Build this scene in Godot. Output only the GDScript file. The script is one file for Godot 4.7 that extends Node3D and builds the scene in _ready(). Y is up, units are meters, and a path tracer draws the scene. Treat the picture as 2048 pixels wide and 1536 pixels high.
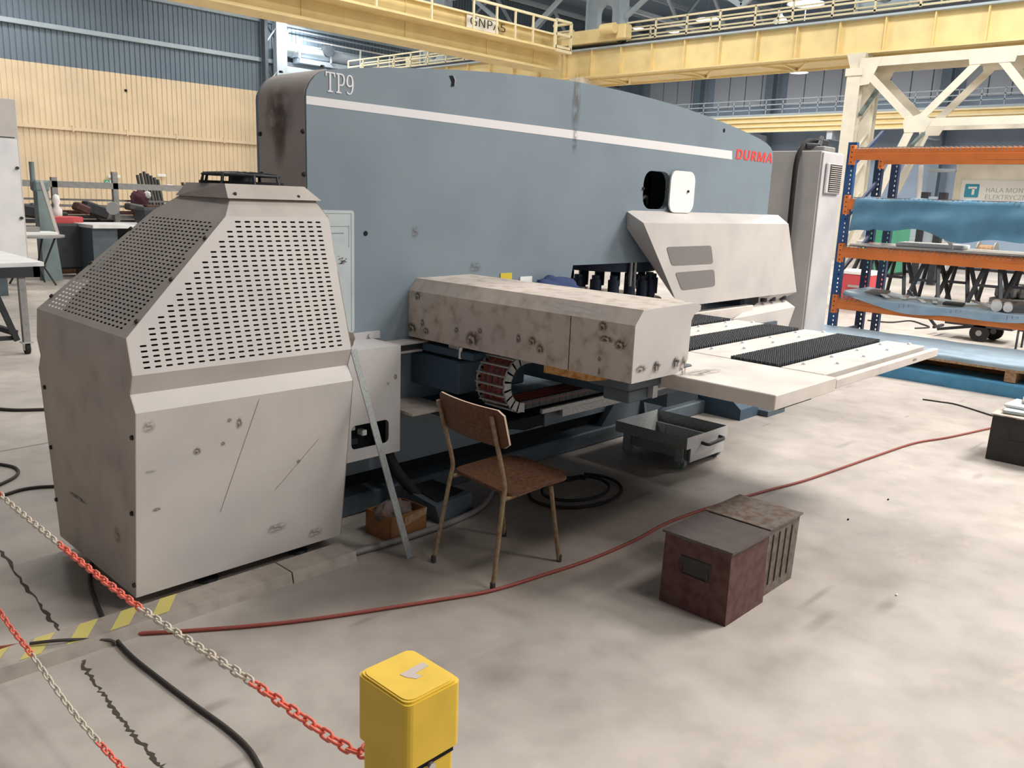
extends Node3D
# A worn factory hall with a blue turret punch press. Metres; y up; x runs along the press, z towards the camera side.

var taken := {}
var rng := RandomNumberGenerator.new()
var tex := {}
var M := {}

# ---------------------------------------------------------------- naming and tagging
func numbered(n: String) -> String:
	if not taken.has(n):
		taken[n] = 0
		return n
	taken[n] += 1
	return "%s_%03d" % [n, taken[n]]

func tag(o, label: String, category: String, group := ""):
	o.set_meta("label", label)
	o.set_meta("category", category)
	if group != "":
		o.set_meta("group", group)
	return o

func thing(n: String, label: String, category: String, at := Vector3.ZERO, group := "", turn := 0.0):
	var o = Node3D.new()
	o.name = numbered(n)
	add_child(o)
	o.position = at
	o.rotation.y = turn
	return tag(o, label, category, group)

func st():
	var s = SurfaceTool.new()
	s.begin(Mesh.PRIMITIVE_TRIANGLES)
	s.set_smooth_group(-1)
	return s

func put(n: String, s, m, parent = null):
	s.generate_normals()
	return put_mesh(n, s.commit(), m, parent)

func put_mesh(n: String, mesh, m, parent = null):
	var o = MeshInstance3D.new()
	o.mesh = mesh
	o.material_override = m
	if parent == null:
		o.name = numbered(n)
		add_child(o)
	else:
		var k := 0
		var name_now = n
		while parent.has_node(NodePath(name_now)):
			k += 1
			name_now = "%s_%03d" % [n, k]
		o.name = name_now
		parent.add_child(o, true)
	return o

func structure(n: String, s, m, label := ""):
	var o = put(n, s, m)
	o.set_meta("kind", "structure")
	if label != "":
		o.set_meta("label", label)
	return o

func pieces(n: String, count: int, mesh, m, parent, spots: Array):
	# the same mesh at many spots, each a part of its own
	for i in count:
		var o = MeshInstance3D.new()
		o.mesh = mesh
		o.material_override = m
		o.name = n if i == 0 else "%s_%03d" % [n, i]
		o.transform = spots[i]
		parent.add_child(o, true)

# ---------------------------------------------------------------- shapes
func tri(s, a, b, c):
	s.add_vertex(a); s.add_vertex(b); s.add_vertex(c)

func quad(s, a, b, c, d):
	tri(s, a, b, c); tri(s, a, c, d)

func uvquad(s, a, b, c, d):
	s.set_uv(Vector2(0, 0)); s.add_vertex(a); s.set_uv(Vector2(1, 0)); s.add_vertex(b); s.set_uv(Vector2(1, 1)); s.add_vertex(c)
	s.set_uv(Vector2(0, 0)); s.add_vertex(a); s.set_uv(Vector2(1, 1)); s.add_vertex(c); s.set_uv(Vector2(0, 1)); s.add_vertex(d)

func box(s, c: Vector3, size: Vector3, bev := 0.0, b := Basis()):
	var h = size * 0.5
	var e = minf(bev, minf(h.x, minf(h.y, h.z)) * 0.9)
	if e <= 0.0:
		var p = []
		for i in 8:
			p.append(c + b * Vector3(h.x if i & 1 else -h.x, h.y if i & 2 else -h.y, h.z if i & 4 else -h.z))
		hexa(s, p)
		return
	# chamfered box: point(sign, axis) is the corner pushed in along the two other axes
	var pt = func(sx, sy, sz, ax):
		var v = Vector3(sx * (h.x - (0.0 if ax == 0 else e)), sy * (h.y - (0.0 if ax == 1 else e)), sz * (h.z - (0.0 if ax == 2 else e)))
		return c + b * v
	for sg in [-1.0, 1.0]:
		quad(s, pt.call(sg, -1, -1, 0), pt.call(sg, sg, -sg, 0), pt.call(sg, 1, 1, 0), pt.call(sg, -sg, sg, 0))
		quad(s, pt.call(-1, sg, -1, 1), pt.call(-sg, sg, sg, 1), pt.call(1, sg, 1, 1), pt.call(sg, sg, -sg, 1))
		quad(s, pt.call(-1, -1, sg, 2), pt.call(sg, -sg, sg, 2), pt.call(1, 1, sg, 2), pt.call(-sg, sg, sg, 2))
		for sh in [-1.0, 1.0]:
			var f = sg * sh > 0
			# edges along x, y, z
			if f: quad(s, pt.call(-1, sg, sh, 1), pt.call(-1, sg, sh, 2), pt.call(1, sg, sh, 2), pt.call(1, sg, sh, 1))
			else: quad(s, pt.call(1, sg, sh, 1), pt.call(1, sg, sh, 2), pt.call(-1, sg, sh, 2), pt.call(-1, sg, sh, 1))
			if f: quad(s, pt.call(sg, -1, sh, 2), pt.call(sg, -1, sh, 0), pt.call(sg, 1, sh, 0), pt.call(sg, 1, sh, 2))
			else: quad(s, pt.call(sg, 1, sh, 2), pt.call(sg, 1, sh, 0), pt.call(sg, -1, sh, 0), pt.call(sg, -1, sh, 2))
			if f: quad(s, pt.call(sg, sh, -1, 0), pt.call(sg, sh, -1, 1), pt.call(sg, sh, 1, 1), pt.call(sg, sh, 1, 0))
			else: quad(s, pt.call(sg, sh, 1, 0), pt.call(sg, sh, 1, 1), pt.call(sg, sh, -1, 1), pt.call(sg, sh, -1, 0))
	for i in 8:
		var x = 1.0 if i & 1 else -1.0
		var y = 1.0 if i & 2 else -1.0
		var z = 1.0 if i & 4 else -1.0
		if x * y * z > 0: tri(s, pt.call(x, y, z, 0), pt.call(x, y, z, 2), pt.call(x, y, z, 1))
		else: tri(s, pt.call(x, y, z, 0), pt.call(x, y, z, 1), pt.call(x, y, z, 2))

func span(s, lo: Vector3, hi: Vector3, bev := 0.0):
	box(s, (lo + hi) * 0.5, (hi - lo).abs(), bev)

func hexa(s, p):
	# p: eight points, bit 0 = x, bit 1 = y, bit 2 = z
	quad(s, p[0], p[1], p[5], p[4]); quad(s, p[2], p[6], p[7], p[3])
	quad(s, p[0], p[4], p[6], p[2]); quad(s, p[1], p[3], p[7], p[5])
	quad(s, p[0], p[2], p[3], p[1]); quad(s, p[4], p[5], p[7], p[6])

func frame_of(d: Vector3) -> Basis:
	var z = d.normalized()
	var x = (Vector3.UP if absf(z.y) < 0.95 else Vector3.RIGHT).cross(z).normalized()
	return Basis(x, z.cross(x), z)

func bar(s, a: Vector3, b: Vector3, w: float, h: float, bev := 0.0):
	# square bar from a to b, w across and h upright
	box(s, (a + b) * 0.5, Vector3(w, h, a.distance_to(b)), bev, frame_of(b - a))

func cyl(s, a: Vector3, b: Vector3, r: float, n := 14, r2 := -1.0, caps := true):
	var f = frame_of(b - a)
	var q = r if r2 < 0 else r2
	for i in n:
		var t0 = TAU * i / n
		var t1 = TAU * (i + 1) / n
		var d0 = f.x * cos(t0) + f.y * sin(t0)
		var d1 = f.x * cos(t1) + f.y * sin(t1)
		s.set_smooth_group(1)
		quad(s, a + d0 * r, b + d0 * q, b + d1 * q, a + d1 * r)
		if caps:
			s.set_smooth_group(-1)
			tri(s, a, a + d0 * r, a + d1 * r)
			tri(s, b, b + d1 * q, b + d0 * q)
	s.set_smooth_group(-1)

func tube(s, pts: Array, r: float, n := 8, closed := false):
	var m = pts.size()
	var rings = []
	var up = Vector3.UP
	for i in m:
		var d
		if closed: d = pts[(i + 1) % m] - pts[(i + m - 1) % m]
		else: d = pts[mini(i + 1, m - 1)] - pts[maxi(i - 1, 0)]
		d = d.normalized()
		if i == 0:
			up = (Vector3.UP if absf(d.y) < 0.9 else Vector3.RIGHT)
		var x = up.cross(d).normalized()
		up = d.cross(x).normalized()
		var ring = []
		for k in n:
			var t = TAU * k / n
			ring.append(pts[i] + (x * cos(t) + up * sin(t)) * r)
		rings.append(ring)
	s.set_smooth_group(1)
	for i in (m if closed else m - 1):
		var a = rings[i]
		var b = rings[(i + 1) % m]
		for k in n:
			quad(s, a[k], b[k], b[(k + 1) % n], a[(k + 1) % n])
	s.set_smooth_group(-1)
	if not closed:
		for k in range(1, n - 1):
			tri(s, rings[0][0], rings[0][k], rings[0][k + 1])
			tri(s, rings[m - 1][0], rings[m - 1][k + 1], rings[m - 1][k])

func smooth(pts: Array, per := 6) -> Array:
	# a Catmull-Rom run through the points
	var out = []
	for i in pts.size() - 1:
		var p0 = pts[maxi(i - 1, 0)]
		var p3 = pts[mini(i + 2, pts.size() - 1)]
		for k in per:
			out.append(pts[i].cubic_interpolate(pts[i + 1], p0, p3, float(k) / per))
	out.append(pts[-1])
	return out

func lathe(s, prof: Array, xf: Transform3D, n := 20):
	# prof: Vector2(radius, height) from bottom to top, about xf's y axis
	s.set_smooth_group(1)
	for i in prof.size() - 1:
		for k in n:
			var t0 = TAU * k / n
			var t1 = TAU * (k + 1) / n
			var a = prof[i]
			var b = prof[i + 1]
			quad(s, xf * Vector3(a.x * cos(t0), a.y, a.x * sin(t0)), xf * Vector3(b.x * cos(t0), b.y, b.x * sin(t0)), xf * Vector3(b.x * cos(t1), b.y, b.x * sin(t1)), xf * Vector3(a.x * cos(t1), a.y, a.x * sin(t1)))
	s.set_smooth_group(-1)

func prism(s, poly: PackedVector2Array, xf: Transform3D, depth: float):
	# a flat outline in xf's xy plane, given depth along xf's z
	if Geometry2D.is_polygon_clockwise(poly):
		poly = poly.duplicate()
		poly.reverse()
	var idx = Geometry2D.triangulate_polygon(poly)
	for i in range(0, idx.size(), 3):
		var a = poly[idx[i]]
		var b = poly[idx[i + 1]]
		var c = poly[idx[i + 2]]
		tri(s, xf * Vector3(a.x, a.y, depth), xf * Vector3(c.x, c.y, depth), xf * Vector3(b.x, b.y, depth))
		tri(s, xf * Vector3(a.x, a.y, 0), xf * Vector3(b.x, b.y, 0), xf * Vector3(c.x, c.y, 0))
	for i in poly.size():
		var a = poly[i]
		var b = poly[(i + 1) % poly.size()]
		quad(s, xf * Vector3(a.x, a.y, 0), xf * Vector3(a.x, a.y, depth), xf * Vector3(b.x, b.y, depth), xf * Vector3(b.x, b.y, 0))

func at_z(z: float) -> Transform3D:
	return Transform3D(Basis(), Vector3(0, 0, z))

func at_x(x: float) -> Transform3D:
	# outline given as (z, y), depth along +x
	return Transform3D(Basis(Vector3(0, 0, 1), Vector3(0, 1, 0), Vector3(1, 0, 0)), Vector3(x, 0, 0))

func at_y(y: float) -> Transform3D:
	# outline given as (x, z), depth along +y
	return Transform3D(Basis(Vector3(1, 0, 0), Vector3(0, 0, 1), Vector3(0, 1, 0)), Vector3(0, y, 0))

func poly(v: Array) -> PackedVector2Array:
	return PackedVector2Array(v)

func rect2(x0, y0, x1, y1) -> PackedVector2Array:
	return PackedVector2Array([Vector2(x0, y0), Vector2(x1, y0), Vector2(x1, y1), Vector2(x0, y1)])

func rounded(x0, y0, x1, y1, r, n := 4) -> PackedVector2Array:
	var o = PackedVector2Array()
	var c = [Vector2(x1 - r, y1 - r), Vector2(x0 + r, y1 - r), Vector2(x0 + r, y0 + r), Vector2(x1 - r, y0 + r)]
	for q in 4:
		for k in n + 1:
			var t = PI * 0.5 * (q + float(k) / n)
			o.append(c[q] + Vector2(cos(t), sin(t)) * r)
	return o

func rounded_poly(pts: PackedVector2Array, r: float, n := 3) -> PackedVector2Array:
	var o = PackedVector2Array()
	var m = pts.size()
	for i in m:
		var p = pts[i]
		var a = (pts[(i + m - 1) % m] - p)
		var b = (pts[(i + 1) % m] - p)
		var k = minf(r, minf(a.length(), b.length()) * 0.45)
		for j in n + 1:
			var t = float(j) / n
			o.append((p + a.normalized() * k).lerp(p, t).lerp(p.lerp(p + b.normalized() * k, t), t))
	return o

func perforated(s, xf: Transform3D, outline: PackedVector2Array, inner: PackedVector2Array, start: Vector2, pitch: Vector2, slot: Vector2):
	# a sheet in xf's xy plane with real slots wherever a whole cell lies inside «inner»
	var lo = outline[0]
	var hi = outline[0]
	for p in outline:
		lo = lo.min(p)
		hi = hi.max(p)
	var i0 = int(floor((lo.x - start.x) / pitch.x)) - 1
	var i1 = int(ceil((hi.x - start.x) / pitch.x)) + 1
	var j0 = int(floor((lo.y - start.y) / pitch.y)) - 1
	var j1 = int(ceil((hi.y - start.y) / pitch.y)) + 1
	for j in range(j0, j1 + 1):
		for i in range(i0, i1 + 1):
			var c = start + Vector2(i, j) * pitch
			var cell = rect2(c.x - pitch.x / 2, c.y - pitch.y / 2, c.x + pitch.x / 2, c.y + pitch.y / 2)
			var hole = true
			for q in [Vector2(-1, -1), Vector2(1, -1), Vector2(1, 1), Vector2(-1, 1)]:
				if not Geometry2D.is_point_in_polygon(c + q * slot * 0.5, inner): hole = false
			var whole = true
			for q in cell:
				if not Geometry2D.is_point_in_polygon(q, outline): whole = false
			if hole and whole:
				var o = rounded(c.x - slot.x / 2, c.y - slot.y / 2, c.x + slot.x / 2, c.y + slot.y / 2, minf(slot.x, slot.y) * 0.49, 2)
				var corner = [cell[2], cell[3], cell[0], cell[1]]
				for q in 4:
					for k in 2:
						tri(s, xf * v3(corner[q]), xf * v3(o[q * 3 + k + 1]), xf * v3(o[q * 3 + k]))
					quad(s, xf * v3(corner[q]), xf * v3(corner[(q + 1) % 4]), xf * v3(o[((q + 1) % 4) * 3]), xf * v3(o[q * 3 + 2]))
			else:
				for part in ([cell] if whole else Geometry2D.intersect_polygons(cell, outline)):
					var idx = Geometry2D.triangulate_polygon(part)
					for k in range(0, idx.size(), 3):
						tri(s, xf * v3(part[idx[k]]), xf * v3(part[idx[k + 1]]), xf * v3(part[idx[k + 2]]))

func v3(p: Vector2) -> Vector3:
	return Vector3(p.x, p.y, 0)

func without(outline: PackedVector2Array, holes: Array, split_x: float) -> Array:
	# an outline with holes, as outlines without holes, parted along x = split_x through the holes
	var out = []
	for side in [rect2(-50, -50, split_x, 50), rect2(split_x, -50, 50, 50)]:
		var now = Geometry2D.intersect_polygons(outline, side)
		for h in holes:
			var next = []
			for p in now:
				next.append_array(Geometry2D.clip_polygons(p, h))
			now = next
		out.append_array(now)
	return out

func bolt(parent, at: Vector3, dir: Vector3, r := 0.009, m = null, n := "bolt"):
	var s = st()
	cyl(s, at, at + dir * r * 0.8, r, 8, r * 0.8)
	return put(n, s, m if m else M.bolt, parent)

func words(n: String, text: String, height: float, m, parent, at: Vector3, b: Basis, font := "Droid Sans", heavy := false, lean := 0.0, squeeze := 1.0):
	var f = SystemFont.new()
	f.font_names = PackedStringArray([font])
	if heavy: f.font_weight = 700
	var t = TextMesh.new()
	t.text = text
	t.font = f
	t.font_size = 32
	t.pixel_size = height / (32.0 * 0.714)
	t.depth = 0.004
	t.curve_step = 2.0
	t.horizontal_alignment = HORIZONTAL_ALIGNMENT_LEFT
	t.vertical_alignment = VERTICAL_ALIGNMENT_BOTTOM
	at -= b.y * height * 0.3
	var o = put_mesh(n, t, m, parent)
	o.transform = Transform3D(b * Basis(Vector3(squeeze, 0, 0), Vector3(lean, 1, 0), Vector3(0, 0, 1)), at)
	return o

# ---------------------------------------------------------------- materials
func noise_tex(k: String, kind, freq: float, ramp: Array, octaves := 4, size := 512, s := 1):
	var n = FastNoiseLite.new()
	n.noise_type = kind
	n.frequency = freq
	n.fractal_octaves = octaves
	n.seed = s
	var im = n.get_seamless_image(size, size)
	im.convert(Image.FORMAT_RGB8)
	var g = Gradient.new()
	g.offsets = PackedFloat32Array(ramp.map(func(r): return r[0]))
	g.colors = PackedColorArray(ramp.map(func(r): return r[1]))
	var lut = PackedByteArray()
	for i in 256:
		var c = g.sample(i / 255.0)
		lut.append(c.r8); lut.append(c.g8); lut.append(c.b8)
	var d = im.get_data()
	for i in size * size:
		var v = d[i * 3] * 3
		d[i * 3] = lut[v]; d[i * 3 + 1] = lut[v + 1]; d[i * 3 + 2] = lut[v + 2]
	tex[k] = ImageTexture.create_from_image(Image.create_from_data(size, size, false, Image.FORMAT_RGB8, d))

func grey(v: float) -> Color:
	return Color(v, v, v)

func mat(k: String, c: Color, rough := 0.6, metal := 0.0, t := "", scale := 1.0, detail := "", detail_scale := 1.0):
	var m = StandardMaterial3D.new()
	m.resource_name = k
	m.albedo_color = c
	m.roughness = rough
	m.metallic = metal
	m.metallic_specular = 0.4
	if t != "":
		m.albedo_texture = tex[t]
		m.uv1_triplanar = true
		m.uv1_world_triplanar = true
		m.uv1_scale = Vector3.ONE * scale
	if detail != "":
		m.detail_enabled = true
		m.detail_albedo = tex[detail]
		m.detail_blend_mode = BaseMaterial3D.BLEND_MODE_MUL
		m.detail_uv_layer = BaseMaterial3D.DETAIL_UV_2
		m.uv2_triplanar = true
		m.uv2_world_triplanar = true
		m.uv2_scale = Vector3.ONE * detail_scale
	M[k] = m
	return m

func rgb(r, g, b) -> Color:
	return Color8(r, g, b)

func materials():
	var SM = FastNoiseLite.TYPE_SIMPLEX_SMOOTH
	noise_tex("grime", SM, 0.006, [[0.0, grey(0.86)], [0.4, grey(0.95)], [1.0, grey(1.0)]], 5, 512, 3)
	noise_tex("cloud", SM, 0.008, [[0.0, Color(0.92, 0.92, 0.93)], [0.5, Color(0.97, 0.965, 0.96)], [1.0, Color(1, 0.995, 0.99)]], 4, 512, 8)
	noise_tex("fine", SM, 0.05, [[0.0, grey(0.8)], [0.5, grey(0.95)], [1.0, grey(1.0)]], 3, 512, 5)
	noise_tex("spots", SM, 0.02, [[0.0, Color(0.8, 0.76, 0.72)], [0.25, Color(0.93, 0.91, 0.89)], [0.5, grey(1.0)], [1.0, grey(1.0)]], 4, 512, 12)
	noise_tex("rust", SM, 0.012, [[0.0, Color(0.78, 0.68, 0.64)], [0.35, Color(0.88, 0.82, 0.79)], [0.6, grey(0.96)], [1.0, Color(1, 1, 1)]], 5, 512, 21)
	noise_tex("wood", SM, 0.03, [[0.0, Color(0.72, 0.62, 0.55)], [0.5, Color(0.9, 0.86, 0.8)], [1.0, Color(1, 1, 1)]], 4, 256, 31)
	noise_tex("concrete", SM, 0.012, [[0.0, Color(0.9, 0.895, 0.89)], [0.35, Color(0.95, 0.948, 0.945)], [0.6, Color(0.98, 0.978, 0.976)], [1.0, Color(1, 1, 1)]], 6, 1024, 44)
	mat("blue_paint", rgb(128, 142, 152), 0.5, 0.0, "cloud", 0.35)
	mat("beige_paint", rgb(190, 180, 173), 0.52, 0.0, "cloud", 0.5, "grime", 1.1)
	mat("arm_paint", rgb(206, 194, 184), 0.5, 0.0, "cloud", 0.6, "spots", 0.9)
	mat("cover_paint", rgb(204, 198, 194), 0.5, 0.0, "cloud", 0.5)
	mat("table_paint", rgb(228, 219, 211), 0.5, 0.0, "cloud", 0.5, "grime", 0.8)
	mat("cabinet_grey", rgb(200, 197, 197), 0.5, 0.0, "cloud", 0.4)
	mat("white_line", rgb(222, 219, 219), 0.6)
	mat("red_letter", rgb(226, 74, 70), 0.5)
	mat("base_blue", rgb(70, 90, 106), 0.6, 0.0, "grime", 0.8)
	mat("slate", rgb(88, 98, 106), 0.6, 0.0, "grime", 1.0)
	mat("dark_void", rgb(24, 26, 30), 0.9)
	mat("dark_steel", rgb(62, 64, 68), 0.5, 0.3, "grime", 2.0)
	mat("bolt", rgb(58, 52, 48), 0.5, 0.5)
	mat("steel", rgb(160, 160, 160), 0.35, 0.8, "fine", 1.0)
	mat("bright_steel", rgb(205, 205, 205), 0.3, 0.85)
	mat("zinc", rgb(168, 172, 170), 0.45, 0.3, "fine", 2.0)
	mat("window_grey", rgb(128, 122, 120), 0.35)
	mat("brush_black", rgb(50, 53, 58), 0.5)
	mat("brush_tip", rgb(110, 116, 122), 0.55)
	mat("nylon_white", rgb(240, 238, 234), 0.3)
	mat("timber", rgb(190, 162, 134), 0.8, 0.0, "wood", 3.0)
	mat("bright_timber", rgb(214, 168, 112), 0.8, 0.0, "wood", 3.0)
	mat("plywood", rgb(104, 72, 54), 0.55, 0.0, "wood", 4.0)
	mat("plywood_edge", rgb(190, 166, 146), 0.7)
	mat("chair_tube", rgb(146, 126, 100), 0.55, 0.1, "rust", 5.0)
	mat("rubber", rgb(38, 36, 35), 0.8)
	mat("cable_black", rgb(62, 57, 54), 0.7)
	mat("cable_red", rgb(150, 76, 66), 0.6, 0.0, "fine", 3.0)
	mat("chain_red", rgb(236, 118, 98), 0.45)
	mat("chain_white", rgb(206, 194, 178), 0.45)
	mat("post_yellow", rgb(236, 196, 66), 0.45, 0.0, "cloud", 2.0)
	mat("post_mark", rgb(196, 180, 172), 0.6)
	mat("lid_black", rgb(94, 86, 84), 0.55, 0.0, "grime", 3.0)
	mat("box_rust", rgb(98, 68, 64), 0.6, 0.0, "rust", 2.0)
	mat("box_grey", rgb(118, 108, 100), 0.6, 0.0, "rust", 3.0)
	mat("box_black", rgb(62, 60, 58), 0.6, 0.0, "grime", 3.0)
	mat("carton", rgb(150, 104, 66), 0.85, 0.0, "grime", 3.0)
	mat("rag", rgb(110, 96, 90), 0.9, 0.0, "grime", 6.0)
	mat("wall_cream", rgb(236, 216, 184), 0.6, 0.0, "cloud", 0.08)
	mat("wall_slate", rgb(118, 134, 148), 0.6, 0.0, "cloud", 0.08)
	mat("wall_blue", rgb(150, 168, 190), 0.6, 0.0, "cloud", 0.08)
	mat("wall_pale", rgb(190, 196, 206), 0.6)
	mat("hall_steel", rgb(178, 192, 202), 0.6, 0.0, "cloud", 0.3)
	mat("column_cream", rgb(234, 228, 212), 0.6, 0.0, "cloud", 0.3)
	mat("crane_yellow", rgb(240, 218, 160), 0.55, 0.0, "cloud", 0.2)
	mat("rail_cream", rgb(232, 220, 184), 0.6)
	mat("roof_grey", rgb(120, 136, 150), 0.8)
	mat("concrete_wall", rgb(176, 172, 168), 0.85, 0.0, "concrete", 0.2)
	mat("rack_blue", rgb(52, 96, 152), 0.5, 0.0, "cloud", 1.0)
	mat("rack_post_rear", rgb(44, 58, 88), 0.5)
	mat("rack_orange", rgb(242, 138, 72), 0.5, 0.0, "cloud", 0.8)
	mat("tarp_blue", rgb(104, 156, 188), 0.45, 0.0, "grime", 0.5, "cloud", 1.5)
	mat("tarp_pale", rgb(176, 200, 218), 0.35, 0.0, "grime", 0.5, "cloud", 1.5)
	mat("wrap_blue", rgb(92, 164, 208), 0.35, 0.0, "grime", 0.5, "cloud", 1.5)
	mat("white_paint", rgb(236, 236, 236), 0.5, 0.0, "cloud", 0.4)
	mat("sign_white", rgb(238, 236, 230), 0.6)
	mat("sign_ink", rgb(70, 66, 62), 0.7)
	mat("sign_teal", rgb(66, 152, 182), 0.5)
	mat("faint_ink", rgb(176, 176, 172), 0.7)
	mat("green_paint", rgb(86, 172, 136), 0.5, 0.0, "cloud", 0.5)
	mat("red_paint", rgb(206, 84, 88), 0.5)
	mat("yellow_plastic", rgb(216, 190, 66), 0.5)
	mat("grey_green", rgb(128, 144, 144), 0.6, 0.0, "grime", 1.0)
	mat("maroon_cloth", rgb(92, 60, 68), 0.9)
	mat("paper", rgb(240, 240, 236), 0.8)
	mat("scrap_metal", rgb(158, 156, 154), 0.5, 0.3, "grime", 3.0)
	mat("pipe_dark", rgb(84, 84, 82), 0.5, 0.3)
	mat("board_pale", rgb(190, 200, 202), 0.5, 0.0, "cloud", 1.0)
	mat("threshold_steel", rgb(176, 166, 156), 0.5, 0.3, "grime", 3.0)
	mat("hazard_yellow", rgb(198, 184, 108), 0.6)
	mat("hazard_grey", rgb(140, 132, 122), 0.6, 0.0, "grime", 2.0)
	mat("crack_dark", rgb(72, 66, 60), 0.95)
	mat("joint_line", rgb(150, 142, 134), 0.95)
	mat("blue_cloth", rgb(52, 66, 104), 0.9)
	mat("turret_blue", rgb(52, 62, 80), 0.4, 0.3)
	mat("turret_brown", rgb(112, 96, 84), 0.4, 0.5)
	mat("turret_red", rgb(190, 74, 48), 0.5)
	var lamp = mat("lamp_glow", rgb(255, 255, 255), 0.5)
	lamp.emission_enabled = true
	lamp.emission = Color(1, 0.98, 0.95)
	lamp.emission_energy_multiplier = 6.0
	var led = mat("led_green", rgb(60, 220, 160), 0.4)
	led.emission_enabled = true
	led.emission = Color(0.1, 0.9, 0.55)
	led.emission_energy_multiplier = 1.0

# ---------------------------------------------------------------- camera, light
func _ready():
	rng.seed = 7
	var cam = Camera3D.new()
	cam.name = "camera"
	cam.projection = Camera3D.PROJECTION_PERSPECTIVE
	cam.fov = rad_to_deg(2.0 * atan(768.0 / 1684.0))
	cam.near = 0.05
	cam.far = 300.0
	add_child(cam)
	cam.transform = Transform3D(Basis(Vector3(0.691589, 0.037568, 0.721313), Vector3(0.130774, 0.975629, -0.176198), Vector3(-0.710354, 0.216185, 0.669822)), Vector3(0, 1.7, 0))
	cam.current = true
	var env = Environment.new()
	env.background_mode = Environment.BG_COLOR
	env.background_color = Color(0.55, 0.6, 0.66)
	env.tonemap_mode = Environment.TONE_MAPPER_LINEAR
	env.tonemap_exposure = EXPOSURE
	env.sdfgi_enabled = true
	env.ssao_enabled = true
	env.ssil_enabled = true
	var we = WorldEnvironment.new()
	we.name = "world"
	we.environment = env
	add_child(we)
	materials()
	lamps()
	hall()
	crane()
	press()
	table_of_press()
	fan_cabinet()
	control_cabinet()
	small_things()
	rack()
	far_left()
	far_right()

const EXPOSURE := 1.12

func lamp(at: Vector3, energy: float, label: String, r := 0.32, group := "", wide := 1.6):
	var t = thing("high_bay_lamp", label, "lamp", at, group)
	var s = st()
	lathe(s, [Vector2(0.0, 0.62), Vector2(0.09, 0.6), Vector2(0.1, 0.4), Vector2(r * 0.55, 0.3), Vector2(r * 0.9, 0.12), Vector2(r, 0.0), Vector2(r - 0.015, 0.0), Vector2(r * 0.87, 0.11), Vector2(r * 0.5, 0.27)], Transform3D(), 18)
	put("reflector", s, M.hall_steel, t)
	s = st()
	cyl(s, Vector3(0, 0.02, 0), Vector3(0, 0.05, 0), r * 0.93, 18)
	put("glowing_face", s, M.lamp_glow, t)
	s = st()
	cyl(s, Vector3(0, 0.6, 0), Vector3(0, minf(15.9 - at.y, 3.2), 0), 0.015, 6)
	put("hanger", s, M.hall_steel, t)
	var l = AreaLight3D.new()
	l.name = "light"
	l.area_size = Vector2(wide, wide)
	l.light_energy = energy
	l.light_color = Color(1.0, 0.985, 0.96)
	l.shadow_enabled = true
	l.set("area_range", 80.0)
	l.set("area_attenuation", 2.0)
	t.add_child(l)
	l.position = Vector3(0, -0.04, 0)
	l.rotation.x = -PI / 2

func lamps():
	# the lamps the photograph shows, in the bay beyond the runway
	lamp(Vector3(45.000, 8.804, -22.131), 90.0, "round dome lamp hanging alone below the yellow runway beam", 0.5)
	lamp(Vector3(45.000, 12.261, -22.146), 120.0, "large blazing lamp above the runway railing, at the upper edge beside the column", 1.0)
	lamp(Vector3(46.000, 12.329, -28.693), 90.0, "glaring lamp seen through the runway railing, left of the largest lamp", 0.75)
	lamp(Vector3(46.000, 11.681, -24.049), 60.0, "small bright lamp just under and left of the largest lamp", 0.42)
	lamp(Vector3(48.000, 12.342, -32.433), 60.0, "bright lamp low behind the runway railing, above the yellow beam", 0.45)
	lamp(Vector3(50.000, 13.248, -36.562), 50.0, "farthest small lamp behind the runway railing near the column with oval hole", 0.4)
	lamp(Vector3(10.5, 8.6, 1.6), 120.0, "added unseen lamp hung low over the open floor right of the press", 0.6, "", 3.0)  # added lamp with no known fixture, brightens the floor towards the right
	# the rows over this bay
	for p in [[4.0, -8.0, 30.0], [14.0, -8.0, 90.0], [24.0, -8.0, 100.0], [4.0, 4.0, 40.0], [22.0, 3.0, 160.0], [8.0, 13.0, 90.0], [20.0, 13.0, 110.0], [6.0, -20.0, 60.0], [16.0, -20.0, 70.0], [25.0, -19.0, 70.0], [8.0, -33.0, 70.0], [18.0, -33.0, 80.0], [26.0, -40.0, 60.0], [12.0, -42.0, 60.0], [45.0, -10.0, 120.0]]:
		lamp(Vector3(p[0], 13.2, p[1]), p[2], "high bay lamp in the rows under the roof of the near bay", 0.45, "high bay lamps over the near bay", 2.2)

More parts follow.
